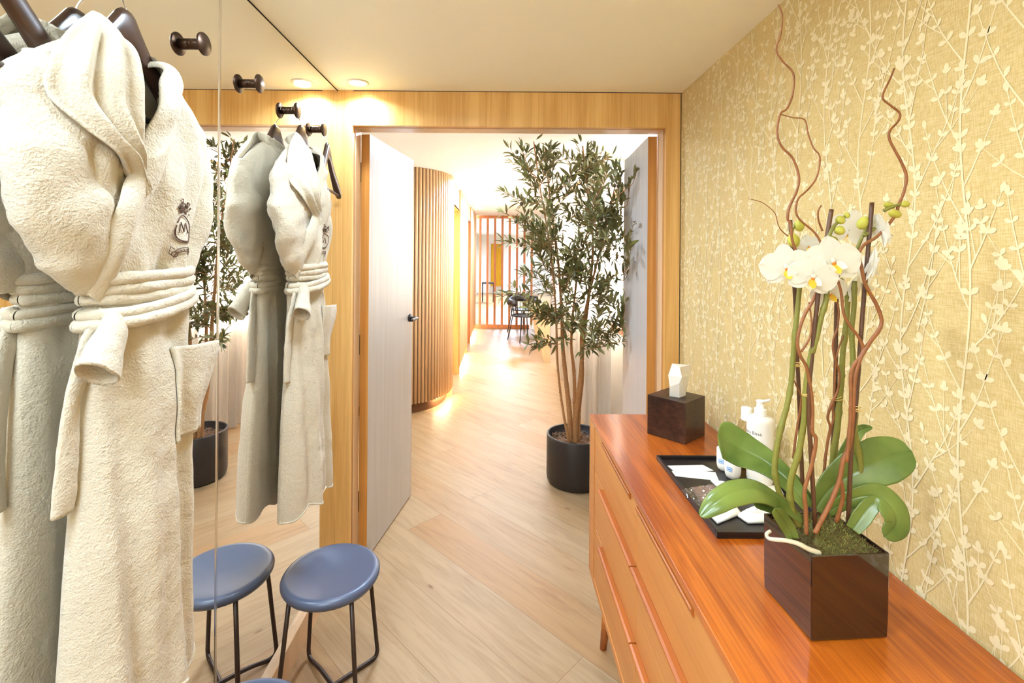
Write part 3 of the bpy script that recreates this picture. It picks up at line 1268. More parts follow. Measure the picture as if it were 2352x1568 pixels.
h0 = hanger(KY[0], 'empty dark hanger at the upper left edge, partly behind the big bathrobe')
h0.rotation_euler = (0, 0, math.radians(8))
dup(h0, (XM + .03, KY[1], KZ - .075), 'dark wooden hanger inside the big bathrobe', math.radians(2))
dup(h0, (XM + .03, KY[4], KZ - .075), 'dark wooden hanger inside the far bathrobe', math.radians(2))
dup(h0, (XM + .03, KY[5], KZ - .075), 'empty dark wooden hanger with a bar beside the doorway', math.radians(8))


def robe(Y0, label, seed, flare=1.0):
    rnd = random.Random(seed)
    ph = [rnd.uniform(0, 6.28) for _ in range(12)]
    HEM = .66
    r = thing('bathrobe', label, 'bathrobe', (XM + .06, Y0, HEM), 'cream hotel bathrobes')
    A = [(.66, .158 * flare), (.95, .150 * flare), (1.25, .137), (1.40, .131), (1.475, .123), (1.56, .152), (1.66, .195), (1.78, .222), (1.9, .235), (2.05, .24)]
    U = [(.66, .008), (1.2, .026), (1.475, .034), (1.65, .005), (2.0, 0)]
    D = [(.66, .085), (1.0, .076), (1.3, .066), (1.475, .050), (1.6, .062), (1.75, .066), (1.9, .056), (2.05, .045)]

    def zs(w):
        a = abs(w)
        return 2.005 - .028 * smooth(0, .3, a) - .130 * max(0, a - .18) ** 1.25 * 1.28

    def fold(u, z):
        k = 1.0
        lower = smooth(1.5, 1.2, z)
        upper = 1 - lower
        g = math.exp(-((z - 1.475) / .07) ** 2)
        f = .0085 * lower * (math.sin(46 * u + ph[0] + 1.1 * math.sin(2.2 * z + ph[1])) + .6 * math.sin(87 * u + ph[2] + 1.6 * z))
        f += .0065 * upper * (math.sin(40 * (u + .35 * (z - 1.5)) + ph[3]) + .7 * math.sin(66 * (u - .5 * (z - 1.5)) + ph[4]))
        f += .004 * g * math.sin(150 * u + ph[5])
        f += .006 * noise.noise(Vector((u * 9 + seed, z * 6, seed * 3.1))) + .0025 * noise.noise(Vector((u * 30, z * 22, seed)))
        return f

    def vf(u, z, w=None):
        if w is None:
            w = (u - interp(U, z)) / interp(A, z)
        w = clamp(w, -1, 1)
        prof = (1 - abs(w) ** 2.6) ** .55
        g = clamp((zs(w) - z) / .075) ** .42
        return .045 + (interp(D, z) + fold(u, z) * 1.15) * prof * g

    ct, st0 = math.cos(math.radians(2)), math.sin(math.radians(2))

    def pt(u, v, z):
        vv = .036 + (v - .03) * ct - u * st0
        return Vector((XM + max(vv, .005), Y0 + u * ct + (v - .03) * st0, z))

    def on(u, z, off):
        return pt(u, vf(u, z) + off, z)

    # V opening
    def vl(z):
        return -.06 - .01 * (z - 1.72) / .26

    def vr(z):
        return -.06 + .115 * clamp((z - 1.72) / .24) ** .85
    mb = MB()

    def zt(w, t):
        return HEM + .012 * math.sin(9 * w + ph[6]) * (1 - t) + t * (zs(w) - HEM)

    def front(s, t):
        w = -1 + 2 * s
        w = math.sin(w * PI / 2) * .5 + w * .5
        z = zt(w, t)
        u = interp(U, z) + interp(A, z) * w
        return pt(u, vf(u, z, w), z)

    def keep(s, t):
        w = -1 + 2 * s
        w = math.sin(w * PI / 2) * .5 + w * .5
        z = zt(w, t)
        u = interp(U, z) + interp(A, z) * w
        if z > 1.725 and vl(z) < u < vr(z):
            return False
        return True
    mb.grid(front, 150, 190, keep=keep)

    def back(s, t):
        w = 1 - 2 * s
        w = math.sin(w * PI / 2) * .5 + w * .5
        z = zt(w, t)
        u = interp(U, z) + interp(A, z) * w
        prof = (1 - abs(w) ** 2.6) ** .5
        g = clamp((zs(w) - z) / .075) ** .42
        return pt(u, .045 - (.034 + .7 * min(0.0, fold(u + .4, z))) * prof * g, z)

    def keepb(s, t):
        w = 1 - 2 * s
        w = math.sin(w * PI / 2) * .5 + w * .5
        z = zt(w, t)
        u = interp(U, z) + interp(A, z) * w
        return not (z > 1.945 and -.03 < u < .055)
    mb.grid(back, 100, 110, keep=keepb)
    body = reg(mb.build('robe_body', M['terry'], r), r)

    # hem band fold (turned-up edge)
    mb = MB()
    hem = []
    for i in range(81):
        w = -1 + 2 * i / 80
        w = math.sin(w * PI / 2) * .5 + w * .5
        z = zt(w, 0)
        u = interp(U, z) + interp(A, z) * w
        hem.append(pt(u, vf(u, z, w), z + .003))
    mb.tube(hem, .0032, 8)
    mb.build('hem', M['terry'], body)

    # collar / lapels as one long band:  (inner u, z) (outer u, z), v from the front surface + offset
    st = [((-.112, 1.50), (-.080, 1.470), .008), ((-.118, 1.56), (-.076, 1.560), .010), ((-.112, 1.635), (-.050, 1.625), .011), ((-.088, 1.685), (-.012, 1.690), .012),
          ((-.062, 1.725), (.014, 1.770), .012), ((-.044, 1.775), (.044, 1.830), .012), ((-.022, 1.835), (.068, 1.880), .011),
          ((.008, 1.895), (.090, 1.915), .010), ((.036, 1.938), (.102, 1.942), .009)]
    inn = [on(a[0], a[1], c) for a, b_, c in st]
    outr = [on(b_[0], b_[1], c * .35) for a, b_, c in st]
    # behind the neck
    for (iu, iv, iz), (ou, ov, oz) in (((.050, .036, 1.945), (.086, .036, 1.962)), ((.010, .016, 1.925), (.010, .010, 1.960)),
                                       ((-.050, .018, 1.935), (-.070, .014, 1.972)), ((-.052, .052, 1.960), (-.100, .056, 1.985))):
        inn.append(pt(iu, iv, iz))
        outr.append(pt(ou, ov, oz))
    st2 = [((-.054, 1.935), (-.146, 1.935), .010), ((-.058, 1.885), (-.200, 1.862), .012), ((-.060, 1.840), (-.208, 1.805), .014),
           ((-.060, 1.800), (-.176, 1.762), .014), ((-.058, 1.765), (-.124, 1.728), .012), ((-.056, 1.730), (-.074, 1.700), .006), ((-.046, 1.690), (-.056, 1.660), .000)]
    inn += [on(a[0], a[1], c) for a, b_, c in st2]
    outr += [on(b_[0], b_[1], c * .8 + .006) for a, b_, c in st2]
    I, O = spline(inn, 8), spline(outr, 8)
    n = len(I)
    NS = 14

    def band(s, t):
        i = min(int(round(t * (n - 1))), n - 1)
        a, b_ = I[i], O[i]
        d = b_ - a
        T = (I[min(i + 1, n - 1)] - I[max(i - 1, 0)])
        nrm = d.cross(T)
        if nrm.length < 1e-9:
            nrm = Vector((1, 0, 0))
        nrm.normalize()
        if nrm.x < 0 and abs(nrm.x) > .1:
            nrm = -nrm
        q = s * 2 * PI
        # closed flattened section, thick rolled edges
        x = .5 - .5 * math.cos(q)
        th = .0065 * math.sin(q) * (1 + .6 * abs(math.cos(q)) ** 3)
        lift = .010 * math.sin(PI * x)
        lt = t * (n - 1) / 8
        if lt > 12.6:
            lift += .011 * math.sin(PI * x) ** .5 * math.sin(6 * PI * x + ph[7] * .1) * smooth(12.2, 13.4, lt)
        else:
            lift += .003 * math.sin(9 * t * 6.28 + ph[8] + 3 * x)
        return a + d * x + nrm * (th + lift)
    mb = MB()
    mb.grid(band, 44, n - 1, wrap=True)
    mb.build('shawl_collar', M['terry'], r)

    # pleats between the collar and the near shoulder
    # near sleeve: sags forward and is tucked into the belt
    def flat_tube(path, radii, thick, seg=18, nsp=9, wob=.006):
        p = spline(path, nsp)
        m = len(p)
        rr = [interp([(i / (len(radii) - 1), x) for i, x in enumerate(radii)], k / (m - 1)) for k in range(m)]
        q = MB()
        q.tube(p, rr, seg, flat=(Vector((1, 0, 0)), thick))
        for i, v in enumerate(q.v):
            q.v[i] = v + Vector((1, .6, .3)) * wob * (noise.noise(Vector((v.y * 16, v.z * 13, v.x * 14 + seed))) + .5 * noise.noise(Vector((v.y * 38, v.z * 30, seed))))
        return q
    slv = flat_tube([pt(-.185, .046, 1.875), pt(-.176, .052, 1.815), pt(-.150, .058, 1.735), pt(-.136, .060, 1.645), pt(-.112, .062, 1.565), pt(-.088, .060, 1.500)],
                    [.030, .074, .106, .104, .076, .034], .44, 26, 10, .012)
    for i, v in enumerate(slv.v):
        q_ = (v.y - Y0) * .75 + v.z * .66
        slv.v[i] = v + Vector((1, 0, 0)) * (.0045 * math.sin(46 * q_ + ph[9]) + .003 * math.sin(83 * q_ + ph[10])) * smooth(1.50, 1.62, v.z)
    s1 = reg(slv.build('sleeve', M['terry'], r), r)
    c_a, c_b, c_c, c_d = pt(-.078, .082, 1.452), pt(-.094, .092, 1.415), pt(-.120, .098, 1.380), pt(-.140, .102, 1.356)
    cuff = flat_tube([c_a, c_b, c_c, c_d], [.018, .030, .037, .041], .62, 20, 7, .005)
    # open end: turn the cuff inwards
    e0 = c_d
    tdir = (c_d - c_c).normalized()
    ring = cuff.v[-20:]
    cuff.f.pop(); cuff.m.pop(); cuff.s.pop()
    cuff.add([p for p in ring] + [e0 + (p - e0) * .93 + tdir * .004 for p in ring] + [e0 + (p - e0) * .84 - tdir * .004 for p in ring] + [e0 + (p - e0) * .6 - tdir * .06 for p in ring],
             [(j * 20 + k, j * 20 + (k + 1) % 20, (j + 1) * 20 + (k + 1) % 20, (j + 1) * 20 + k) for j in range(3) for k in range(20)])
    cuff.build('cuff', M['terry'], s1)
    far = flat_tube([pt(.205, .044, 1.865), pt(.222, .046, 1.80), pt(.218, .050, 1.70), pt(.195, .052, 1.60), pt(.162, .052, 1.53), pt(.145, .050, 1.47)],
                    [.022, .036, .040, .038, .032, .022], .9, 16, 8, .008)
    far.build('sleeve', M['terry'], r)

    # belt strands round the waist
    def strand(z0, z1, off, rad, sag=0.0):
        p = []
        n = 96
        for i in range(n + 1):
            f_ = 2 * PI * i / n
            w = -math.cos(f_)
            t = (w + 1) / 2
            z = z0 + (z1 - z0) * t - sag * math.sin(PI * t)
            u = interp(U, z) + (interp(A, z) + .5 * off) * w
            prof = (1 - abs(w) ** 2.6) ** .55 if abs(w) < 1 else 0.0
            v = .044 + (interp(D, z) + off) * prof + .0015 * math.sin(40 * u + z0 * 90) if i <= n / 2 else .044 - .026 * prof
            p.append(pt(u, v, z))
        q = MB()
        q.tube(p, rad, 12, flat=(Vector((1, 0, 0)), .75), cap=False)
        for i, v in enumerate(q.v):
            q.v[i] = v + Vector((1, .2, .6)) * .003 * noise.noise(v * 40)
        return q
    b = MB()
    for z0, z1, off, rad, sag in ((1.512, 1.522, .010, .0115, .000), (1.494, 1.504, .012, .0115, .002), (1.476, 1.488, .012, .0115, .004),
                                  (1.448, 1.484, .022, .0105, .004), (1.430, 1.470, .024, .0115, .006)):
        q = strand(z0, z1, off, rad, sag)
        b.add(q.v, q.f)
    b.build('belt', M['terry'], r)
    be = flat_tube([pt(-.080, .070, 1.455), pt(-.105, .062, 1.40), pt(-.128, .054, 1.30), pt(-.136, .052, 1.20), pt(-.138, .050, 1.12)], [.016, .017, .018, .020, .022], .42, 14, 8, .004)
    be.build('belt_end', M['terry'], r)
    mb = MB()
    mb.tube(spline([pt(.168, .046, 1.56), pt(.172, .058, 1.53), pt(.174, .064, 1.49), pt(.172, .056, 1.455), pt(.164, .046, 1.44)], 6), .006, 8)
    mb.build('belt_loop', M['terry'], r)

    # patch pocket gaping at the top right
    def pocket(s, t):
        u = .046 + .110 * s - .012 * (1 - t) * s
        z = 1.165 + .20 * t - .012 * s * t
        gape = .040 * smooth(.15, 1, s) * smooth(.0, 1, t) ** 1.2 + .010 * math.sin(PI * s) * t
        return pt(u + .040 * smooth(.4, 1, s) * smooth(.2, 1, t), vf(min(u, .13), z) + .006 + gape * .55, z)
    mb = MB()
    mb.grid(pocket, 20, 26)
    mb.build('pocket', M['terry'], r, solid=.008)
    # hanging loop at the neck
    mb = MB()
    mb.tube(spline([pt(.012, .020, 1.945), pt(.016, .032, 1.915), pt(.026, .036, 1.905), pt(.030, .022, 1.935)], 6), .004, 8)
    mb.build('neck_loop', M['terry'], r)

    # embroidered crest on the chest
    mb = MB()
    eu, ez = .084, 1.614

    def st_(pts, w):
        P2 = [on(eu + a * .070, ez + b_ * .055, .0026) for a, b_ in pts]
        mb.tube(P2, w, 5, flat=(Vector((1, 0, 0)), .5))

    def arcp(cx, cz, rx, rz, a0, a1, n=18):
        return [(cx + rx * math.cos(math.radians(a0 + (a1 - a0) * i / n)), cz + rz * math.sin(math.radians(a0 + (a1 - a0) * i / n))) for i in range(n + 1)]
    st_(arcp(0, 0, .56, .50, 20, 160), .0016)
    st_(arcp(0, 0, .56, .52, 170, 330), .0019)
    st_(arcp(0, 0, .62, .58, 185, 300), .0010)
    st_(arcp(0, 0, .56, .50, -28, 18), .0015)
    # letter M
    st_([(-.26, -.17), (-.16, .22)], .0013)
    st_([(-.18, .22), (-.02, -.14)], .0017)
    st_([(-.02, -.14), (.14, .22)], .0012)
    st_([(.15, .22), (.22, -.17)], .0018)
    st_([(-.32, -.18), (-.18, -.18)], .0007)
    st_([(.14, -.18), (.30, -.18)], .0007)
    # crown and beasts above
    rr = random.Random(5)
    for sx in (-1, 1):
        for k in range(18):
            x = sx * (.12 + .44 * rr.random())
            z = .56 + .46 * rr.random()
            st_([(x, z), (x + rr.uniform(-.10, .10), z + rr.uniform(-.02, .12)), (x + rr.uniform(-.14, .14), z + rr.uniform(.02, .16))], .0011 + .0009 * rr.random())
    st_([(-.2, .56), (-.24, .78), (-.1, .66), (0, .84), (.1, .66), (.24, .78), (.2, .56)], .0011)
    # ribbon below
    st_(arcp(0, -1.02, .46, .26, 20, 160), .0010)
    st_(arcp(0, -1.16, .46, .26, 20, 160), .0014)
    for sx in (-1, 1):
        st_(arcp(sx * .42, -1.02, .10, .10, -120, 200, 14), .0014)
        st_([(sx * .44, -.84), (sx * .58, -.72), (sx * .60, -.98), (sx * .44, -1.12)], .0010)
    for k in range(9):
        a = math.radians(30 + 15 * k)
        st_([(.46 * math.cos(a), -1.06 + .26 * math.sin(a)), (.46 * math.cos(a) + .02, -1.13 + .26 * math.sin(a))], .0008)
    mb.build('crest', M['thread'], body)['label'] = 'brown embroidered crest with the letter M'
    return r


robe(KY[1], 'big cream terry bathrobe in the left foreground, belted, with a brown crest', 3)
robe(KY[4], 'cream terry bathrobe hanging nearest the doorway, smaller in view', 7, 1.12)

# ------------------------------------------------------------------ stools
SEAT = .43


def stool(loc, label):
    s = thing('round_stool', label, 'stool', loc, 'round slate stools before the mirror')
    x, y, _ = loc
    R = .169
    mb = MB()
    mb.lathe([(0, SEAT - .014), (.06, SEAT - .012), (.11, SEAT - .0055), (.145, SEAT - .0005), (.156, SEAT), (.164, SEAT - .004), (.169, SEAT - .012),
              (.1685, SEAT - .020), (.160, SEAT - .033), (.14, SEAT - .040), (0, SEAT - .042)], (x, y, 0), 64)
    mb.build('seat', M['stool'], s)
    for sx in (-1, 1):
        # one bent rod: front leg, floor bar through the middle, back leg on the other side
        for nm, pts in (('leg', [(sx * .105, -.105, SEAT - .038), (sx * .135, -.135, .03), (sx * .131, -.131, .012), (sx * .115, -.115, .008)]),
                        ('leg', [(-sx * .105, .105, SEAT - .038), (-sx * .133, .133, .035), (-sx * .128, .128, .014), (-sx * .112, .112, .008)])):
            mb = MB()
            a = Vector(pts[0])
            bpt = Vector(pts[1])
            mb.tube([a + Vector((x, y, 0)), (a.lerp(bpt, .5)) + Vector((x, y, 0))] + [p + Vector((x, y, 0)) for p in spline(pts[1:], 6)], .0078, 10)
            mb.build(nm, M['frame_dark'], s)
        mb = MB()
        zz = .008 if sx < 0 else .0235
        mb.tube(spline([(x + sx * .115, y - .115, .008), (x + sx * .05, y - .05, zz), (x - sx * .05, y + .05, zz), (x - sx * .112, y + .112, .008)], 6), .0078, 10)
        mb.build('floor_bar', M['frame_dark'], s)
    return s


s0 = stool((-.598, 1.701, 0), 'round slate stool standing before the mirror, nearest the doorway')
dup(s0, (-.612, 1.107, 0), 'round slate stool at the bottom edge, mostly out of the photo')

# ------------------------------------------------------------------ dresser
DX0, DX1, DY0, DY1 = .395, .862, -.02, 2.074
dr = thing('dresser', 'long teak dresser with lipped drawers along the wallpapered wall', 'dresser', ((DX0 + DX1) / 2, 1.0, 0))
mb = MB()
mb.box((DX0 - .002, DY0, TOPZ - .020), (DX1, DY1, TOPZ))
mb.build('top', M['teak'], dr, bevel=.002)
mb = MB()
mb.box((DX0, DY1 - .024, .197), (DX1, DY1, TOPZ - .020))
mb.build('side_panel', M['teak_side'], dr, bevel=.0015)
mb = MB()
mb.box((DX0 + .026, DY0, .197), (DX1, DY1 - .024, TOPZ - .021))
mb.build('carcass', M['teak_dark'], dr)
mb = MB()
mb.box((DX0, DY0, .197), (DX0 + .026, DY1 - .024, .222))
mb.box((DX0, DY1 - .098, .222), (DX0 + .026, DY1 - .024, TOPZ - .020))
mb.build('face_frame', M['teak_face'], dr, bevel=.001)
rows = [(.668, TOPZ - .024), (.447, .664), (.226, .443)]
cols = [(1.372, 1.974, 1.37, 1.82, 1.43, 1.83), (.704, 1.368, .91, 1.364, .962, 1.36), (.036, .700, .24, .696, .29, .69)]
for (ya, yb, la, lb_, ta, tb) in cols:
    for ri, (za, zb) in enumerate(rows):
        mb = MB()
        mb.box((DX0 + .003, ya, za), (DX0 + .026, yb, zb))
        d = reg(mb.build('drawer', M['teak_face'], dr, bevel=.0015), dr)
        y0, y1 = (ta, tb) if ri == 0 else (la, lb_)
        mb = MB()
        prof = [(.003, -.030), (-.006, -.022), (-.016, -.006), (-.020, .000), (-.019, .004), (-.012, .006), (.003, .004)]
        if ri == 0:
            prof = [(a * .35 if a < 0 else a, b_ * .6 - .004) for a, b_ in prof]
        vs = []
        for yy in (y0, y1):
            vs += [(DX0 + .001 + a, yy, zb + b_) for a, b_ in prof]
        k = len(prof)
        mb.add(vs, [(i, (i + 1) % k, k + (i + 1) % k, k + i) for i in range(k)] + [tuple(range(k - 1, -1, -1)), tuple(range(k, 2 * k))], 0, False)
        mb.build('handle_lip', M['teak_dark'], d, bevel=.0015)
for lx, ly in ((.435, 1.875), (.435, .16), (.80, 1.875), (.80, .16)):
    mb = MB()
    mb.tube([(lx, ly, .2), (lx + (-.016 if lx < .6 else .016), ly + (.012 if ly > 1 else -.012), 0)], [.021, .013], 16)
    mb.build('leg', M['teak_dark'], dr)

# ------------------------------------------------------------------ tissue box
tb = thing('tissue_box', 'dark wenge cube tissue box at the far end of the dresser', 'tissue box', (.688, 1.845, TOPZ))
q = [Vector((.681, 1.739)), Vector((.795, 1.836)), Vector((.690, 1.946)), Vector((.576, 1.849))]
c0 = sum(q, Vector((0, 0))) / 4
HT = .152
mb = MB()
slot = [c0 + (p - c0) * .32 for p in q]
sh = [c0 + (p - c0) * .29 for p in q]
vs = [(p.x, p.y, TOPZ + .0005) for p in q] + [(p.x, p.y, TOPZ + HT) for p in q] + [(p.x, p.y, TOPZ + HT) for p in slot] + [(p.x, p.y, TOPZ + HT - .05) for p in slot]
mb.add(vs, [(0, 1, 5, 4), (1, 2, 6, 5), (2, 3, 7, 6), (3, 0, 4, 7), (3, 2, 1, 0), (4, 5, 9, 8), (5, 6, 10, 9), (6, 7, 11, 10), (7, 4, 8, 11),
            (8, 9, 13, 12), (9, 10, 14, 13), (10, 11, 15, 14), (11, 8, 12, 15), (12, 13, 14, 15)], 0, False)
mb.build('box', M['wenge'], tb, bevel=.0012)
# the tissue: folded faceted sheet
Yt = 1.84
pp = lambda x, y, Y=Yt: P(x, y, Y)
mb = MB()
F1 = [pp(1536, 906, 1.83), pp(1560, 912, 1.815), pp(1573, 908, 1.83)]
vs = [pp(1535, 862, 1.82), pp(1544, 835, 1.84), pp(1585, 838, 1.86), pp(1584, 862, 1.86), pp(1573, 912, 1.835), pp(1560, 914, 1.815), pp(1537, 911, 1.83),
      pp(1561, 843, 1.81), pp(1566, 866, 1.79), pp(1560, 880, 1.795), pp(1538, 888, 1.815)]
mb.add(vs, [(0, 1, 7), (0, 7, 8, 9), (0, 9, 10), (10, 9, 5, 6), (9, 8, 4, 5), (8, 3, 4), (7, 2, 3, 8), (1, 2, 7)], 0, False)
mb.build('tissue', M['tissue'], tb, solid=.0015)['label'] = 'white folded tissue'

# ------------------------------------------------------------------ tray and toiletries
TX0, TX1, TY0, TY1 = .534, .845, 1.161, 1.612
TZ = TOPZ + .006
mb = MB()
mb.box((TX0, TY0, TOPZ + .0005), (TX1, TY1, TZ))
for a, b_ in (((TX0, TY0), (TX1, TY0 + .008)), ((TX0, TY1 - .008), (TX1, TY1)), ((TX0, TY0 + .008), (TX0 + .008, TY1 - .008)), ((TX1 - .008, TY0 + .008), (TX1, TY1 - .008))):
    mb.box((a[0], a[1], TZ), (b_[0], b_[1], TZ + .010))
tr = mb.build('serving_tray', M['black'], bevel=.0012)
tag(tr, 'flat black rectangular tray of toiletries lying on the teak dresser', 'tray')


def text_on_cylinder(s, c, r, z, size, a0, mat, name, parent, arc_dir=1):
    """text wrapped round a bottle: a0 = angle of the centre of the words"""
    cu = bpy.data.curves.new(name, 'FONT')
    cu.body = s
    cu.size = size
    cu.align_x = 'CENTER'
    cu.resolution_u = 2
    ob = bpy.data.objects.new(name, cu)
    C.objects.link(ob)
    dg = bpy.context.evaluated_depsgraph_get()
    dg.update()
    me = bpy.data.meshes.new_from_object(ob.evaluated_get(dg))
    bpy.data.objects.remove(ob)
    bm = bmesh.new()
    bm.from_mesh(me)
    bmesh.ops.subdivide_edges(bm, edges=[e for e in bm.edges if e.calc_length() > size * .15], cuts=1)
    bmesh.ops.triangulate(bm, faces=bm.faces)
    q = MB()
    vs = []
    for v in bm.verts:
        a = a0 + v.co.x / r
        vs.append((c[0] + (r + .0003) * math.cos(a), c[1] + (r + .0003) * math.sin(a), z + v.co.y))
    bm.verts.index_update()
    q.add(vs, [tuple(v.index for v in f.verts) for f in bm.faces], 0, False)
    bm.free()
    return q.build(name, mat, parent)


# pump bottle
pc = (.793, 1.443)
pb = thing('pump_bottle', 'tall white pump bottle on the black tray by the wall', 'bottle', (pc[0], pc[1], TZ))
mb = MB()
R = .0375
mb.lathe([(0, TZ), (R * .80, TZ), (R * .93, TZ + .004), (R * .99, TZ + .014), (R, TZ + .03), (R, TZ + .186), (R * .975, TZ + .194), (R * .86, TZ + .199), (.018, TZ + .202), (.015, TZ + .204), (.015, TZ + .206)], (pc[0], pc[1], 0), 40)
body = reg(mb.build('body', M['bottle_white'], pb), pb)
mb = MB()
mb.lathe([(.0168, TZ + .203), (.0172, TZ + .205), (.0172, TZ + .222), (.0165, TZ + .224), (.0105, TZ + .2245), (.0105, TZ + .243), (.0118, TZ + .2445), (.0118, TZ + .2475), (.008, TZ + .249), (0, TZ + .249)], (pc[0], pc[1], 0), 28)
mb.tube(spline([(pc[0] - .004, pc[1], TZ + .2465), (pc[0] + .015, pc[1] - .003, TZ + .2475), (pc[0] + .026, pc[1] - .006, TZ + .2525)], 6), [.0058] * 8 + [.0055, .005, .0045, .004, .0035], 10, flat=(Vector((0, 0, 1)), .6))
mb.build('pump', M['cap_white'], pb)
aim = math.atan2(-pc[1], -pc[0])
text_on_cylinder('Natura Bissé', pc, R, TZ + .152, .0135, aim - .80, M['ink'], 'lettering', body)['label'] = 'black lettering'
# clear bottle
bc = (.800, 1.535)
cb = thing('toiletry_bottle', 'slim clear bottle with white cap behind the pump bottle', 'bottle', (bc[0], bc[1], TZ))
mb = MB()
R = .0255
mb.lathe([(0, TZ), (R * .85, TZ), (R * .97, TZ + .005), (R, TZ + .012), (R, TZ + .148), (R * .9, TZ + .154), (.014, TZ + .157), (.013, TZ + .160)], (bc[0], bc[1], 0), 32)
body = reg(mb.build('body', M['clear'], cb), cb)
mb = MB()
mb.lathe([(0, TZ + .003), (R * .9, TZ + .003), (R * .94, TZ + .012), (R * .94, TZ + .055), (0, TZ + .055)], (bc[0], bc[1], 0), 28)
mb.build('oil', M['oil'], body)
mb = MB()
mb.lathe([(.0165, TZ + .157), (.017, TZ + .159), (.017, TZ + .195), (.0155, TZ + .198), (0, TZ + .198)], (bc[0], bc[1], 0), 28)
mb.build('cap', M['cap_white'], cb)
aim = math.atan2(-bc[1], -bc[0])
text_on_cylinder('Natura Bissé', bc, R, TZ + .122, .0085, aim - .6, M['ink'], 'lettering', body)['label'] = 'black lettering'


# two little jars
def jar(x, y, label):
    j = thing('jar', label, 'jar', (x, y, TZ), 'small white jars on the tray')
    mb = MB()
    R = .0235
    mb.lathe([(0, TZ), (R * .62, TZ), (R * .82, TZ + .004), (R * .95, TZ + .012), (R, TZ + .022), (R, TZ + .050), (R * .97, TZ + .052), (0, TZ + .052)], (x, y, 0), 36)
    body = reg(mb.build('body', M['bottle_white'], j), j)
    mb = MB()
    mb.lathe([(R * .98, TZ + .052), (R, TZ + .053), (R, TZ + .067), (R * .95, TZ + .069), (0, TZ + .069)], (x, y, 0), 36)
    mb.build('lid', M['cap_white'], j)
    aim = math.atan2(-y, -x) - .42
    mb = MB()
    for r_, ha, z0, z1, mt in ((R + .0003, .36, .026, .039, 0), (R + .0005, .31, .0275, .0375, 1), (R + .0007, .24, .031, .0335, 0)):
        mb.grid(lambda s, t: (x + r_ * math.cos(aim + ha * (2 * s - 1)), y + r_ * math.sin(aim + ha * (2 * s - 1)), TZ + z0 + (z1 - z0) * t), 8, 1, mt)
    mb.build('label', [M['blue_ink'], M['pale_blue']], body)['label'] = 'blue printed label'
    return j


j0 = jar(.724, 1.470, 'small white jar with blue label in front of its twin on the tray')
dup(j0, (.724, 1.525, TZ), 'small white jar mostly hidden behind its twin and an orchid leaf')


def sheet(pix, z, mat, name, label, cat, thick=.0012, group=None, bulge=0.0, lift=None, mats=None, extra=None):
    """a small flat packet lying on the tray, outline taken on the plane z"""
    pts = []
    for x, y in pix:
        xx = x + ROLL * (y - CY)
        yy = y - ROLL * (x - CX)
        Y = F * (EYE - z) / (yy - CY)
        pts.append(Vector(((xx - CX) / F * Y, Y, z)))
    c = sum(pts, Vector()) / len(pts)
    n = len(pts)
    q = MB()
    lo = [p + Vector((0, 0, -thick)) for p in pts]
    mid = [c + (p - c) * .80 + Vector((0, 0, bulge)) for p in pts]
    q.add(pts + lo + mid + [c + Vector((0, 0, bulge))],
          [(i, (i + 1) % n, n + (i + 1) % n, n + i) for i in range(n)] + [(i, 2 * n + i, 2 * n + (i + 1) % n, (i + 1) % n) for i in range(n)]
          + [(2 * n + i, 3 * n, 2 * n + (i + 1) % n) for i in range(n)] + [tuple(2 * n - 1 - i for i in range(n))], 0, bulge > .002)
    if extra:
        extra(q, pts, c)
    o = q.build(name, mats or mat, weld=True)
    tag(o, label, cat, group)
    return o


TP = TZ + .0018
sheet([(1533, 1069), (1614, 1067), (1639, 1080), (1600, 1083), (1556, 1087)], TP, M['paper_white'], 'paper_sleeve', 'white paper sleeve lying on top, far end of the tray', 'sleeve', group='white paper sleeves')
sheet([(1543, 1081), (1606, 1081), (1643, 1084), (1651, 1103), (1600, 1098), (1548, 1092)], TP - .0002, M['paper_white'], 'paper_sleeve', 'white paper sleeve nearest the jars, under its neighbour', 'sleeve', .001, group='white paper sleeves')
sheet([(1632, 1102), (1660, 1104), (1700, 1118), (1712, 1140), (1690, 1150), (1668, 1136)], TP + .006, M['paper_white'], 'paper_sachet', 'white paper sachet half under the drooping orchid leaf', 'sachet', .004, bulge=.004, group='white soap sachets')


def print_lines(q, pts, c):
    a, b_, d = pts[0], pts[1], pts[2]
    e1, e2 = (b_ - a).normalized(), (d - b_).normalized()
    top = c + Vector((0, 0, .0075))
    for k in range(3):
        p = top - e2 * (.006 + .004 * k) - e1 * .010
        q.add([p, p + e1 * .024, p + e1 * .024 + e2 * .0009, p + e2 * .0009], [(0, 1, 2, 3)], 1, False)
    for dx, dy in ((0, .004), (.004, .008), (-.003, .009), (.002, .012)):
        p = top + e1 * dx + e2 * dy
        q.add([p, p + e1 * .004, p + e1 * .005 + e2 * .003, p + e1 * .001 + e2 * .002], [(0, 1, 2, 3)], 1, False)


sheet([(1648, 1198), (1702, 1177), (1688, 1156), (1640, 1164), (1626, 1176)], TP + .006, M['paper_white'], 'paper_sachet', 'white soap sachet with grey print near the front edge of the tray', 'sachet', .006,
      'white soap sachets', .006, mats=[M['paper_white'], M['grey_ink']], extra=print_lines)
sheet([(1718, 1197), (1775, 1196), (1780, 1165), (1740, 1160), (1710, 1172), (1694, 1181)], TP + .006, M['paper_white'], 'paper_sachet', 'white soap sachet tucked behind the corner of the orchid pot', 'sachet', .006,
      'white soap sachets', .006, mats=[M['paper_white'], M['grey_ink']], extra=print_lines)
sheet([(1725, 1118), (1790, 1112), (1800, 1135), (1740, 1150)], TP + .003, M['paper_white'], 'paper_card', 'white card at the back of the tray behind orchid stems', 'card', .003, bulge=.0)
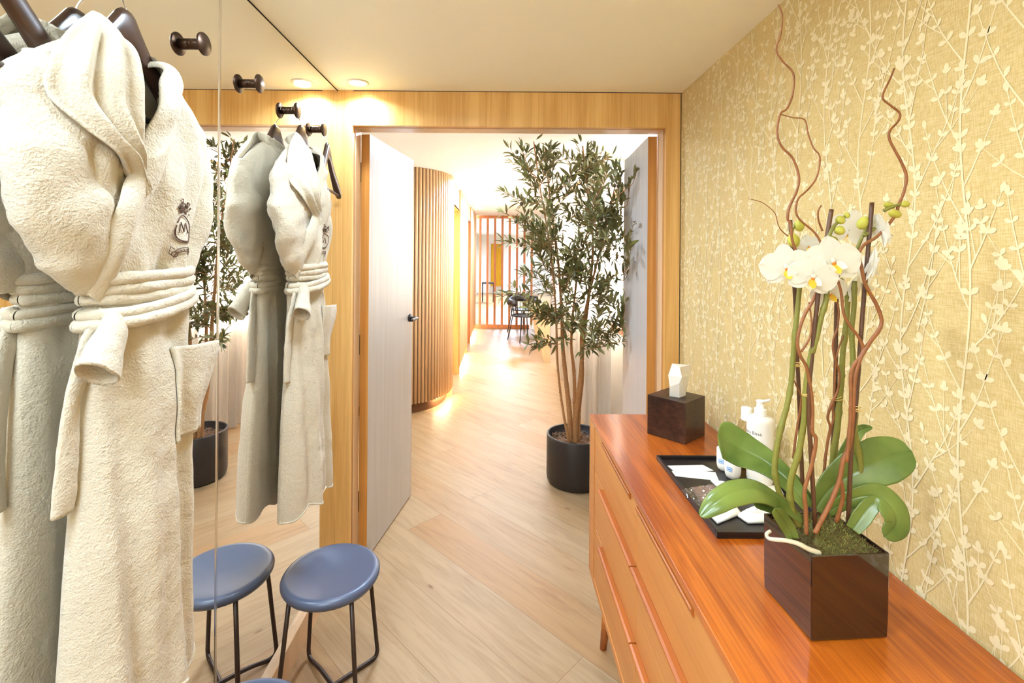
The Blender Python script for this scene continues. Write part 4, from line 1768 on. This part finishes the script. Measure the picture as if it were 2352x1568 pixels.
# wrapped comb
cw = thing('wrapped_comb', 'mauve comb in crumpled clear wrapper on the left of the tray', 'comb', tuple(P(1615, 1135, 1.365)))
WORLD[cw.name] = Vector(cw.location)


def onz(x, y, z):
    xx = x + ROLL * (y - CY)
    yy = y - ROLL * (x - CX)
    Y = F * (EYE - z) / (yy - CY)
    return Vector(((xx - CX) / F * Y, Y, z))


mb = MB()
qv = [onz(x, y, TZ + .010) for x, y in ((1588, 1118), (1640, 1113), (1664, 1138), (1612, 1150))]
mb.add(qv + [p - Vector((0, 0, .007)) for p in qv], [(0, 1, 2, 3), (7, 6, 5, 4), (0, 4, 5, 1), (1, 5, 6, 2), (2, 6, 7, 3), (3, 7, 4, 0)], 0, False)
mb.build('comb', M['comb'], cw, bevel=.001)
random.seed(3)
g0 = [onz(x, y, TZ + .012) for x, y in ((1565, 1121), (1640, 1111), (1672, 1140), (1600, 1156))]


def wrap(s, t):
    p = (g0[0] * (1 - s) + g0[1] * s) * (1 - t) + (g0[3] * (1 - s) + g0[2] * s) * t
    e = min(s, t, 1 - s, 1 - t)
    h = .004 * noise.noise(p * 120) + .003 * noise.noise(p * 260)
    edge = smooth(.16, 0, s)
    return p + Vector((0, 0, .002 + h * (1 + edge * 1.2) - .009 * smooth(.10, 0, e) + .002))


mb = MB()
mb.grid(wrap, 34, 24)
o = mb.build('wrapper', M['cello'], cw)
for p in o.data.polygons:
    p.use_smooth = False

# ------------------------------------------------------------------ potted orchid
op = thing('potted_orchid', 'white orchid with twisted willow twigs in a glossy dark square pot on the dresser', 'orchid', (.633, .924, TOPZ))
PB = [Vector((.5606, .8487)), Vector((.7067, .8587)), Vector((.6990, .9990)), Vector((.553, .989))]
pcn = sum(PB, Vector((0, 0))) / 4
PH = .156
mb = MB()


def sq(f, z):
    return [Vector(((pcn + (p - pcn) * f).x, (pcn + (p - pcn) * f).y, TOPZ + z)) for p in PB]


rings = [sq(.97, .0004), sq(.99, .004), sq(1.0, .03), sq(1.012, PH), sq(.955, PH), sq(.945, PH - .012), sq(.93, PH - .05)]
vs = [p for r in rings for p in r]
fs = [(j * 4 + k, j * 4 + (k + 1) % 4, (j + 1) * 4 + (k + 1) % 4, (j + 1) * 4 + k) for j in range(len(rings) - 1) for k in range(4)]
fs += [(3, 2, 1, 0)]
mb.add(vs, fs, 0, False)
mb.build('pot', M['pot_gloss'], op, bevel=.0025)

mb = MB()


def mound(s, t):
    a, b_ = PB[0].lerp(PB[1], s), PB[3].lerp(PB[2], s)
    p = a.lerp(b_, t)
    p = pcn + (p - pcn) * .965
    e = min(s, 1 - s, t, 1 - t)
    z = TOPZ + PH - .010 + .042 * smooth(0, .42, e) * (1.1 - .5 * t) + .006 * noise.noise(Vector((p.x * 90, p.y * 90, 1))) + .004 * noise.noise(Vector((p.x * 220, p.y * 220, 5)))
    return Vector((p.x, p.y, z))


mb.grid(mound, 46, 46)
mossb = mb.build('moss', [M['moss'], M['moss2'], M['peat']], op)
random.seed(21)
mb = MB()
for i in range(4200):
    s, t = random.random(), random.random()
    p = mound(s, t)
    if random.random() < .5 and t > .75:
        continue
    d = Vector((random.gauss(0, 1), random.gauss(0, 1), abs(random.gauss(.5, .5)))).normalized()
    l = random.uniform(.004, .011)
    e = min(s, 1 - s, t, 1 - t)
    if e < .05:
        l *= .7
        d.z = abs(d.z) + .4
    w = d.cross(Vector((0, 0, 1)))
    w = (w.normalized() if w.length > .1 else Vector((1, 0, 0))) * random.uniform(.0004, .0009)
    m_ = 0 if random.random() < .62 else 1
    if (p.x - pcn.x) < -.045 or e < .04 or random.random() < .12:
        m_ = 1
    b_ = p + d * l * .6 + Vector((0, 0, .0012))
    c_ = p + d * l + Vector((random.uniform(-.002, .002), random.uniform(-.002, .002), -.001))
    mb.add([p - w, p + w, b_ + w * .8, b_ - w * .8, c_], [(0, 1, 2, 3), (3, 2, 4)], m_, False)
o = mb.build('moss_tufts', [M['moss2'], M['peat']], op)
o['kind'] = 'stuff'


def opath(rows, Y0, Y1=None, n=6):
    """pixel polyline -> smooth 3-D path, depth running from Y0 to Y1"""
    Y1 = Y0 if Y1 is None else Y1
    m = len(rows)
    pts = []
    for i, r in enumerate(rows):
        Y = r[2] if len(r) > 2 else Y0 + (Y1 - Y0) * i / (m - 1)
        pts.append(P(r[0], r[1], Y))
    return spline(pts, n)


def rad(path, r0, r1, knots=0, seed=0):
    m = len(path)
    out = []
    for i in range(m):
        t = i / (m - 1)
        r = r0 + (r1 - r0) * t
        if knots:
            k = (t * knots + .3) % 1.0
            r *= 1 + .28 * math.exp(-((k - .5) / .07) ** 2)
        out.append(r)
    return out


# bamboo stakes
for rows, ya, yb in (([(1815, 505), (1826, 680), (1830, 801), (1836, 927), (1845, 1168)], .955, .955),
                     ([(1910, 481), (1900, 540), (1882, 654), (1862, 847), (1858, 950), (1873, 1215)], .885, .885),
                     ([(1926, 610), (1921, 700), (1919, 870), (1914, 1002), (1909, 1150)], .965, .965),
                     ([(2003, 465), (1993, 583), (1982, 709), (1965, 938), (1956, 1020), (1948, 1206)], .900, .900)):
    p = opath(rows, ya, yb, 4)
    mb = MB()
    mb.tube(p, .0038, 12)
    mb.build('stake', M['stake'], op)

# green flower spikes
for rows, ya, yb in (([(1840, 630), (1834, 686), (1824, 789), (1817, 881), (1807, 934), (1791, 993), (1779, 1073), (1788, 1125), (1802, 1155), (1822, 1196)], .935, .92),
                     ([(1880, 640), (1897, 654), (1898, 686), (1887, 725), (1876, 773), (1864, 812), (1855, 858), (1850, 910), (1846, 973), (1833, 1045), (1819, 1090), (1814, 1132), (1821, 1174), (1836, 1206)], .875, .905),
                     ([(1930, 640), (1941, 662), (1947, 697), (1942, 755), (1935, 824), (1933, 870), (1928, 927), (1923, 984), (1914, 1048), (1905, 1140)], .955, .955),
                     ([(1963, 645), (1961, 709), (1956, 755), (1958, 800), (1960, 835), (1962, 880), (1963, 961), (1963, 992), (1974, 1055), (1977, 1108), (1967, 1150), (1950, 1195)], .925, .91),
                     ([(1816, 540), (1822, 522), (1836, 505)], .935, .93), ([(1903, 545), (1914, 521), (1930, 506), (1946, 492)], .88, .88),
                     ([(1968, 572), (1983, 538), (1998, 512)], .905, .905), ([(2030, 484), (2046, 476), (2060, 471), (2076, 467)], .89, .88),
                     ([(1984, 541), (1996, 535), (2010, 523)], .90, .90)):
    p = opath(rows, ya, yb, 6)
    mb = MB()
    big = len(rows) > 4
    mb.tube(p, rad(p, .0042 if big else .0034, .0058 if big else .0022, 6 if big else 0), 10)
    mb.build('flower_spike', M['orch_stem'], op)

# willow twigs
twigs = [
    ([(1787, 11), (1797, 35), (1793, 80), (1783, 115), (1798, 141), (1822, 169), (1821, 214), (1808, 249), (1792, 262), (1785, 304), (1795, 336), (1821, 364), (1835, 406), (1830, 438), (1813, 476), (1809, 502), (1816, 515), (1822, 560), (1850, 620), (1878, 652), (1867, 690), (1846, 727), (1832, 778), (1837, 814), (1854, 849), (1866, 930), (1865, 989), (1874, 1010), (1863, 1073), (1848, 1125), (1851, 1174), (1852, 1226)], .915, .875, .0014, .0036),
    ([(1792, 262), (1821, 270), (1848, 275), (1856, 307), (1868, 339), (1883, 361), (1876, 406), (1856, 435), (1833, 457), (1828, 486), (1839, 506), (1870, 533), (1887, 561), (1898, 595), (1914, 615), (1923, 640), (1932, 672), (1938, 720), (1952, 748), (1970, 771), (1982, 796), (1979, 814), (1963, 835), (1954, 858), (1954, 904), (1953, 961), (1950, 1000), (1944, 1060)], .905, .865, .0011, .0034),
    ([(2054, 157), (2044, 182), (2030, 211), (2028, 227), (2044, 241), (2066, 259), (2063, 278), (2044, 300), (2043, 320), (2057, 348), (2071, 374), (2082, 406), (2076, 441), (2063, 473), (2059, 490), (2039, 517), (2012, 545), (1986, 561), (1973, 583), (1978, 610), (1987, 651), (2002, 679), (2016, 706), (2025, 736), (2018, 759), (2002, 780), (1988, 801), (1973, 830), (1963, 870), (1960, 915), (1956, 985), (1949, 1027), (1937, 1055), (1928, 1101), (1911, 1146), (1890, 1188), (1872, 1224)], .90, .862, .0016, .0042),
    ([(1719, 456), (1746, 463), (1764, 474), (1780, 490), (1786, 511), (1793, 527), (1811, 543)], .93, .92, .0006, .0012),
    ([(1886, 472), (1879, 486), (1880, 506), (1889, 530)], .94, .94, .0016, .0018),
    ([(1911, 640), (1915, 674), (1926, 706), (1924, 750), (1914, 782), (1915, 814), (1928, 856), (1924, 897), (1913, 920), (1901, 957), (1907, 982), (1900, 1020), (1891, 1097)], .94, .945, .0016, .0026),
    ([(1937, 770), (1922, 815), (1918, 870), (1915, 920), (1912, 940), (1915, 958), (1904, 998), (1893, 1060)], .945, .95, .0014, .0022),
    ([(1858, 694), (1864, 740), (1860, 775), (1840, 808)], .89, .885, .0014, .0022),
    ([(1933, 1104), (1935, 1146), (1921, 1198)], .885, .90, .003, .004),
    ([(1824, 874), (1838, 905), (1840, 925), (1828, 1000), (1822, 1052)], .94, .95, .0014, .0024),
    ([(1892, 652), (1908, 660), (1918, 685)], .93, .935, .0009, .0014)]
for rows, ya, yb, r0, r1 in twigs:
    p = opath(rows, ya, yb, 5)
    r = [x * (1 + .16 * noise.noise(Vector((i * .37, ya * 50, r1 * 900)))) for i, x in enumerate(rad(p, r0, r1))]
    mb = MB()
    mb.tube(p, r, 8)
    mb.build('willow_twig', M['twig'], op)

# raffia ties
for x, y, Y, w in ((1827, 838, .945, .0095), (1857, 905, .89, .0105), (1919, 915, .952, .0105), (1961, 940, .89, .0105)):
    c = P(x, y, Y)
    mb = MB()
    for dz in (-.0022, .0022):
        mb.tube([c + Vector((w * math.cos(a), .007 * math.sin(a), dz + .0012 * math.sin(a + dz * 900) + .0014 * math.cos(a))) for a in [2 * PI * k / 20 for k in range(21)]], .0009, 6, cap=False)
    mb.tube(spline([c + Vector((w * .8, -.006, 0)), c + Vector((w * 1.1, -.009, -.003)), c + Vector((w * 1.0, -.008, -.009))], 4), .0007, 5)
    mb.build('raffia_tie', M['raffia'], op)


# strap leaves
def strap(rows, widths, hint, fold=.25, nw=10, curl=0.0):
    pts = spline([P(x, y, Y) for x, y, Y in rows], 8)
    n = len(pts)
    hint = Vector(hint).normalized()
    wl = [(i / (len(widths) - 1), w) for i, w in enumerate(widths)]
    mb = MB()

    def f(s, t):
        i = min(int(round(t * (n - 1))), n - 1)
        T = (pts[min(i + 1, n - 1)] - pts[max(i - 1, 0)]).normalized()
        side = T.cross(hint)
        side.normalize()
        nn = side.cross(T).normalized()
        if nn.dot(hint) < 0:
            nn = -nn
        x = 2 * s - 1
        tt = clamp(t)
        k = tt * (len(widths) - 1)
        a = int(min(k, len(widths) - 2))
        fr = k - a
        w = widths[a] * (1 - fr) + widths[a + 1] * fr
        if tt > .78:
            w *= math.sqrt(max(0.0, 1 - ((tt - .78) / .22) ** 2.4))
        w = w * pts[i].y / F
        v = abs(x)
        up = fold * w * (v ** 1.2) - curl * w * v ** 3 - .0012 * math.exp(-(x / .06) ** 2)
        return pts[i] + side * (x * w) + nn * up
    mb.grid(f, 24, n - 1)
    return mb


leaves = [
    ([(1856, 1165, .925), (1805, 1100, .955), (1755, 1060, .985), (1705, 1034, 1.01), (1668, 1012, 1.02), (1648, 1000, 1.02)], [14, 24, 33, 44, 47, 40], (-.25, -.62, .74), .20, .1),
    ([(1842, 1190, .905), (1792, 1150, .895), (1742, 1124, .885), (1690, 1128, .875), (1645, 1152, .868), (1609, 1186, .865)], [12, 22, 29, 30, 25, 14], (-.10, -.55, .83), .10, .35),
    ([(1872, 1170, .925), (1905, 1122, .925), (1960, 1085, .915), (2025, 1056, .905), (2094, 1036, .895)], [14, 30, 44, 50, 38], (.25, -.80, .55), .22, .1),
    ([(1868, 1165, .955), (1925, 1083, .975), (1949, 1031, .985), (1974, 989, .99), (2004, 981, .985)], [16, 16, 14, 11, 5], (-.6, -.7, .3), .25, 0),
    ([(1900, 1175, .915), (1960, 1144, .90), (2018, 1140, .885), (2052, 1172, .872), (2058, 1206, .868), (2030, 1232, .865)], [12, 20, 28, 33, 31, 22], (.10, -.97, .22), .16, .1),
    ([(1958, 1216, .885), (1978, 1188, .885), (2000, 1160, .885), (2026, 1138, .885)], [14, 19, 17, 6], (-.3, -.85, .4), .25, 0),
    ([(1822, 1236, .872), (1806, 1204, .868), (1780, 1166, .862)], [12, 16, 13], (-.5, -.8, .35), .3, 0),
    ([(1862, 1155, .945), (1822, 1100, .975), (1793, 1080, .99)], [12, 13, 9], (-.2, -.5, .8), .2, 0),
    ([(1822, 1190, .92), (1775, 1166, .915), (1730, 1155, .91)], [12, 14, 9], (-.1, -.8, .5), .2, 0)]
for rows, wd_, hint, fold, curl in leaves:
    strap(rows, wd_, hint, fold, 10, curl).build('leaf', M['orch_leaf'], op, solid=.0016)


# blossoms
def petal(mb, c, X, Yv, Z, ang, ln, wd, cup, tip=.5, mat=0, base=.03):
    ca, sa = math.cos(ang), math.sin(ang)

    def f(s, t):
        x = 2 * s - 1
        q = t
        w = wd * .5 * (math.sin(PI * min(q, .999) ** (1.15 - tip * .5)) ** .62) * (1 - .10 * q)
        w = max(w, wd * .07 * (1 - q))
        r = base * ln + ln * q
        l = x * w
        h = cup * ln * (q * q * .9 - .25 * q) - .16 * abs(x) ** 2 * w * cup * 3 + .05 * wd * math.sin(6 * x + 4 * q) * q * .35
        u, v = r * ca - l * sa, r * sa + l * ca
        return c + X * u + Yv * v + Z * h
    mb.grid(f, 12, 10, mat)


def blossom(x, y, Y, rpx, face, rollv=0.0, cup=-.12, lip=True):
    c = P(x, y, Y)
    r = rpx * Y / F
    Z = Vector(face).normalized()
    up = Vector((0, 0, 1))
    X = up.cross(Z)
    X = X.normalized() if X.length > .1 else Vector((1, 0, 0))
    Yv = Z.cross(X).normalized()
    R_ = Matrix.Rotation(rollv, 3, Z)
    X, Yv = R_ @ X, R_ @ Yv
    mb = MB()
    for a, l, w in ((90, .98, .80), (214, .92, .68), (326, .92, .68)):
        petal(mb, c - Z * .0015, X, Yv, Z, math.radians(a), r * l, r * w, cup, .3)
    b = reg(mb.build('blossom', M['petal'], op), op)
    for a in (12, 168):
        mb = MB()
        petal(mb, c, X, Yv, Z, math.radians(a), r * 1.0, r * 1.22, cup * .6, .1)
        mb.build('petal', M['petal'], b)
    if lip:
        mb = MB()
        for sx in (-1, 1):
            petal(mb, c + Z * .002, (X * .8 * sx + Z * .6).normalized() * sx, Yv, Z, math.radians(-35 if sx > 0 else 215), r * .42, r * .36, .55, .2, 0)
        petal(mb, c + Z * .004 - Yv * r * .06, X, (Yv * .8 - Z * .6).normalized(), Z, math.radians(270), r * .46, r * .34, .3, .4, 1)
        for sx in (-1, 1):
            petal(mb, c + Z * .0045 - Yv * r * .08, X, (Yv * .9 - Z * .44).normalized(), Z, math.radians(270 + 32 * sx), r * .30, r * .12, .3, .4, 2)
        mb.ell(c + Z * .005 - Yv * r * .04, r * .07, r * .07, r * .08, None, 10, 2)
        mb.ell(c + Z * .004 + Yv * r * .06, r * .10, r * .10, r * .12, None, 10, 0)
        mb.build('lip', [M['petal'], M['petal_y'], M['lip_o']], b)['label'] = 'yellow and orange lip'
    return b


blossom(1806, 614, .885, 55, (-.35, -.92, -.10), .15)
blossom(1866, 636, .862, 54, (-.25, -.95, -.12), -.25)
blossom(1912, 602, .868, 62, (-.18, -.97, .05), .1)
blossom(1998, 612, .885, 46, (.80, -.25, -.25), .3, -.2)
blossom(2024, 530, .885, 46, (.92, -.25, .15), .5, -.2)
blossom(1978, 655, .945, 50, (.45, -.80, -.2), .4)
blossom(1950, 528, .955, 48, (.3, .9, .1), .2)
blossom(1857, 564, .93, 27, (-.5, -.75, -.2), .2, .25)
blossom(1905, 672, .93, 40, (-.2, -.9, -.25), .5)


def bud(x, y, Y, a, b_, ang, tilt=0.3):
    c = P(x, y, Y)
    k = Y / F
    mb = MB()
    rot = Matrix.Rotation(-math.radians(ang), 3, 'Y') @ Matrix.Rotation(tilt, 3, 'X')
    mb.ell(c, a * k, a * k, b_ * k, rot, 14)
    for i, v in enumerate(mb.v):
        d = rot.inverted() @ (v - c)
        t = d.z / (b_ * k)
        s = 1 - .22 * max(0, t)
        s *= 1 + .05 * math.cos(3 * math.atan2(d.y, d.x))
        mb.v[i] = c + rot @ Vector((d.x * s, d.y * s, d.z))
    mb.build('bud', M['bud'], op)


for b_ in ((1823, 552, .915, 13, 18, 25), (1836, 518, .93, 11, 14, 20), (1930, 505, .88, 10, 11, 55), (1945, 494, .88, 6.5, 8, 35),
           (1928, 529, .878, 11, 12, 75), (1907, 549, .90, 8, 22, 88), (1983, 512, .91, 13, 16, -15), (2042, 472, .895, 8, 17, 75),
           (2079, 469, .88, 8, 10, 100), (2055, 491, .885, 10, 18, 80)):
    bud(*b_)
# white aerial root curling over the rim
p = opath([(1770, 1219, .905), (1761, 1226, .902), (1768, 1237, .895), (1805, 1241, .872), (1833, 1248, .862), (1858, 1261, .860), (1882, 1270, .862)], .9, .9, 6)
mb = MB()
mb.tube(p, rad(p, .0028, .0050), 10)
mb.build('aerial_root', M['root'], op)

# ------------------------------------------------------------------ potted olive tree
OX, OY = .53, 3.30
ot = thing('potted_olive_tree', 'tall leafy olive tree in a matt black pot just beyond the open doors', 'olive tree', (OX, OY, 0))
mb = MB()
mb.lathe([(0, .001), (.165, .001), (.185, .006), (.196, .022), (.2, .05), (.2, .325), (.197, .33), (.186, .33), (.183, .325), (.183, .27)], (OX, OY, 0), 64)
mb.build('pot', M['pot'], ot)
mb = MB()
mb.lathe([(.184, .268), (.12, .272), (.05, .276), (0, .277)], (OX, OY, 0), 40)
random.seed(9)
for i in range(620):
    a, rr = random.uniform(0, 6.28), .178 * math.sqrt(random.random())
    c = Vector((OX + rr * math.cos(a), OY + rr * math.sin(a), .280 + random.uniform(-.004, .008)))
    d = Vector((random.gauss(0, 1), random.gauss(0, 1), random.gauss(0, .35))).normalized() * random.uniform(.006, .015)
    e = d.cross(Vector((random.gauss(0, .3), random.gauss(0, .3), 1))).normalized() * random.uniform(.003, .006)
    h = Vector((0, 0, .002))
    mb.add([c - d - e, c + d - e * .7, c + d * .8 + e, c - d * .9 + e * .8, c - d * .5 + h, c + d * .5 + h], [(0, 1, 5, 4), (1, 2, 5), (2, 3, 4, 5), (3, 0, 4)], random.choice((0, 0, 1)), False)
o = mb.build('bark_mulch', [M['bark'], M['peat']], ot)
o['kind'] = 'stuff'


def T(x, y, Y):
    return P(x, y, Y)


random.seed(77)
trunks = [
    ([(1306, 1012, 3.24), (1296, 960, 3.25), (1287, 900, 3.26), (1280, 820, 3.26), (1276, 700, 3.25), (1262, 560, 3.22), (1240, 430, 3.2), (1226, 325, 3.2)], .010, .004),
    ([(1310, 1014, 3.30), (1308, 950, 3.31), (1302, 890, 3.32), (1293, 800, 3.33), (1290, 720, 3.33), (1282, 600, 3.35), (1265, 470, 3.38), (1252, 340, 3.4)], .022, .005),
    ([(1322, 1014, 3.27), (1322, 960, 3.27), (1332, 880, 3.27), (1340, 780, 3.28), (1352, 680, 3.3), (1362, 560, 3.3), (1350, 440, 3.3), (1338, 335, 3.3)], .021, .005),
    ([(1316, 1016, 3.34), (1320, 930, 3.36), (1318, 850, 3.37), (1312, 790, 3.38), (1318, 700, 3.4), (1335, 580, 3.42), (1372, 470, 3.4), (1398, 380, 3.35)], .016, .004),
    ([(1328, 1014, 3.30), (1330, 940, 3.31), (1338, 860, 3.30), (1336, 760, 3.28), (1362, 640, 3.2), (1392, 520, 3.15), (1412, 430, 3.15)], .017, .004)]
sources = []
for rows, r0, r1 in trunks:
    p = spline([T(*r) for r in rows], 7)
    m = len(p)
    r = [(r0 + (r1 - r0) * (i / (m - 1)) ** .8) * (1 + .10 * noise.noise(Vector((i * .6, r0 * 300, 0)))) for i in range(m)]
    mb = MB()
    p[0] = Vector((p[0].x, p[0].y, .262))
    mb.tube(p, r, 12)
    for i in range(2, m - 10, 2):
        a = random.uniform(0, 6.28)
        mb.ell(p[i] + Vector((math.cos(a), math.sin(a), 0)) * r[i] * .92, .0045, .0045, .006, None, 6, 0)
    mb.build('trunk', M['trunk'], ot)
    sources.append(p)

leaf_mb, twig_mb = MB(), MB()
fruits = []


def add_leaf(p, d, ln, wd, mat):
    d = d.normalized()
    e = p + d * ln
    if e.z > CEIL2 - .015 or e.x > (.735 + (e.y - 2.42) * .0656 if e.y < 3.2 else .73):
        return
    s = d.cross(Vector((random.gauss(0, .5), random.gauss(0, .5), 1)))
    s = s.normalized() if s.length > .05 else Vector((1, 0, 0))
    n = s.cross(d).normalized()
    a = p + d * ln * .06
    b_ = p + d * ln * .38 + n * ln * .03
    c = p + d * ln * .72 + n * ln * .02
    e = p + d * ln - n * ln * .04
    f = n * wd * .16
    leaf_mb.add([p, a - s * wd * .12, a + s * wd * .12, b_ - s * wd * .5 + f, b_, b_ + s * wd * .5 + f, c - s * wd * .40 + f, c, c + s * wd * .40 + f, e],
                [(0, 1, 4), (0, 4, 2), (1, 3, 4), (2, 4, 5), (3, 6, 7, 4), (4, 7, 8, 5), (6, 9, 7), (7, 9, 8)], mat, True)


def sprig(p, d, ln, depth):
    d = d.normalized()
    steps = max(4, int(ln / .028))
    pts = [p]
    for i in range(steps):
        d = (d + Vector((random.gauss(0, .10), random.gauss(0, .10), random.gauss(.035, .09)))).normalized()
        p = p + d * (ln / steps)
        # stay inside the alcove between the doors and under the ceiling
        if p.z > CEIL2 - .145:
            break
        p.x = min(max(p.x, .02), .725 + (p.y - 2.42) * .0656 if p.y < 3.25 else .68)
        p.y = max(p.y, 2.56)
        pts.append(p.copy())
        az = random.uniform(0, 6.28)
        for sgn in (0, PI):
            if random.random() < .80:
                o1 = d.orthogonal().normalized()
                o2 = d.cross(o1)
                out = o1 * math.cos(az + sgn) + o2 * math.sin(az + sgn)
                add_leaf(p, d * random.uniform(.5, 1.0) + out * random.uniform(.6, 1.0), random.uniform(.060, .105), random.uniform(.015, .022), 1 if random.random() < .14 else 0)
        if depth and random.random() < .22:
            sd = (d + Vector((random.gauss(0, .8), random.gauss(0, .8), random.gauss(.1, .4)))).normalized()
            sprig(p.copy(), sd, ln * random.uniform(.35, .6), 0)
        if random.random() < .010:
            fruits.append(p + Vector((random.uniform(-.02, .02), random.uniform(-.02, .02), -.022)))
    add_leaf(p, d, .075, .016, 0)
    add_leaf(p, d + Vector((.2, .1, .3)), .06, .014, 1)
    twig_mb.tube(pts, [.0026 * (1 - .6 * i / len(pts)) for i in range(len(pts))], 5)


for p in sources:
    m = len(p)
    top = p[-1]
    for i in range(m):
        z = p[i].z
        if z < .98:
            continue
        k = 1 if z < 1.2 else 2
        for _ in range(k):
            if random.random() < .40:
                a = random.uniform(0, 6.28)
                rise = random.uniform(.1, .9) if z > 1.25 else random.uniform(-.25, .35)
                sprig(p[i].copy(), Vector((math.cos(a), math.sin(a) * .75, rise)), random.uniform(.13, .31), 1)
    for k in range(3):
        sprig(top.copy(), Vector((random.gauss(0, .35), random.gauss(0, .3), 1)), random.uniform(.10, .18), 0)
# a few named boughs that make the outline
for a, b_ in (((1280, 660, 3.25), (1172, 660, 3.15)), ((1270, 560, 3.22), (1166, 585, 3.1)), ((1255, 470, 3.2), (1166, 470, 3.1)), ((1240, 420, 3.2), (1164, 345, 3.2)),
              ((1290, 740, 3.3), (1190, 735, 3.1)), ((1290, 790, 3.3), (1222, 790, 3.1)), ((1335, 800, 3.28), (1446, 826, 2.78)), ((1345, 770, 3.28), (1440, 745, 2.78)),
              ((1372, 600, 3.2), (1464, 540, 2.63)), ((1372, 660, 3.2), (1456, 630, 2.66)), ((1400, 480, 3.15), (1462, 560, 2.66)), ((1400, 440, 3.15), (1432, 365, 3.1)),
              ((1350, 420, 3.3), (1352, 322, 3.3)), ((1262, 420, 3.35), (1270, 318, 3.3)), ((1370, 560, 3.25), (1456, 600, 2.70)), ((1380, 540, 3.2), (1444, 470, 2.78)),
              ((1350, 700, 3.28), (1430, 690, 3.05)), ((1280, 600, 3.3), (1180, 520, 3.2))):
    A, B = T(*a), T(*b_)
    sprig(A, B - A, (B - A).length * .96, 1)
    sprig(A + Vector((.01, .04, .02)), B - A, (B - A).length * .7, 1)
leaf_o = leaf_mb.build('foliage', [M['olive'], M['olive_pale']], ot)
twig_mb.build('branches', M['trunk'], ot)
for f in fruits[:14] + [T(1187, 349, 3.2), T(1398, 386, 3.1), T(1185, 508, 3.15), T(1289, 430, 3.3), T(1369, 472, 3.3), T(1197, 562, 3.1)]:
    mb = MB()
    mb.ell(f, .0125, .0125, .0155, None, 12)
    mb.build('olive', M['olive_fruit'], ot)

# ------------------------------------------------------------------ camera and view
cam = bpy.data.cameras.new('Camera')
cam.sensor_fit = 'HORIZONTAL'
cam.sensor_width = 36.0
cam.lens = 36.0 * F / 2352.0
cam.shift_x = (1176 - CX) / 2352.0
cam.shift_y = -(784 - CY) / 2352.0
cam.clip_start = .02
co = bpy.data.objects.new('Camera', cam)
C.objects.link(co)
co.matrix_world = Matrix.Translation((0, 0, EYE)) @ Matrix.Rotation(PI / 2, 4, 'X') @ Matrix.Rotation(ROLL, 4, 'Z')
sc = bpy.context.scene
sc.camera = co
vs_ = sc.view_settings
sc.display_settings.display_device = 'sRGB'
vs_.view_transform = 'Standard'
vs_.look = 'None'
vs_.exposure = 0.32
vs_.gamma = 1.0
vs_.use_curve_mapping = False
cy = sc.cycles
cy.max_bounces = 10
cy.diffuse_bounces = 5
cy.glossy_bounces = 6
cy.transparent_max_bounces = 12
cy.sample_clamp_indirect = 20.0
cy.blur_glossy = 1.0
cy.use_denoising = True
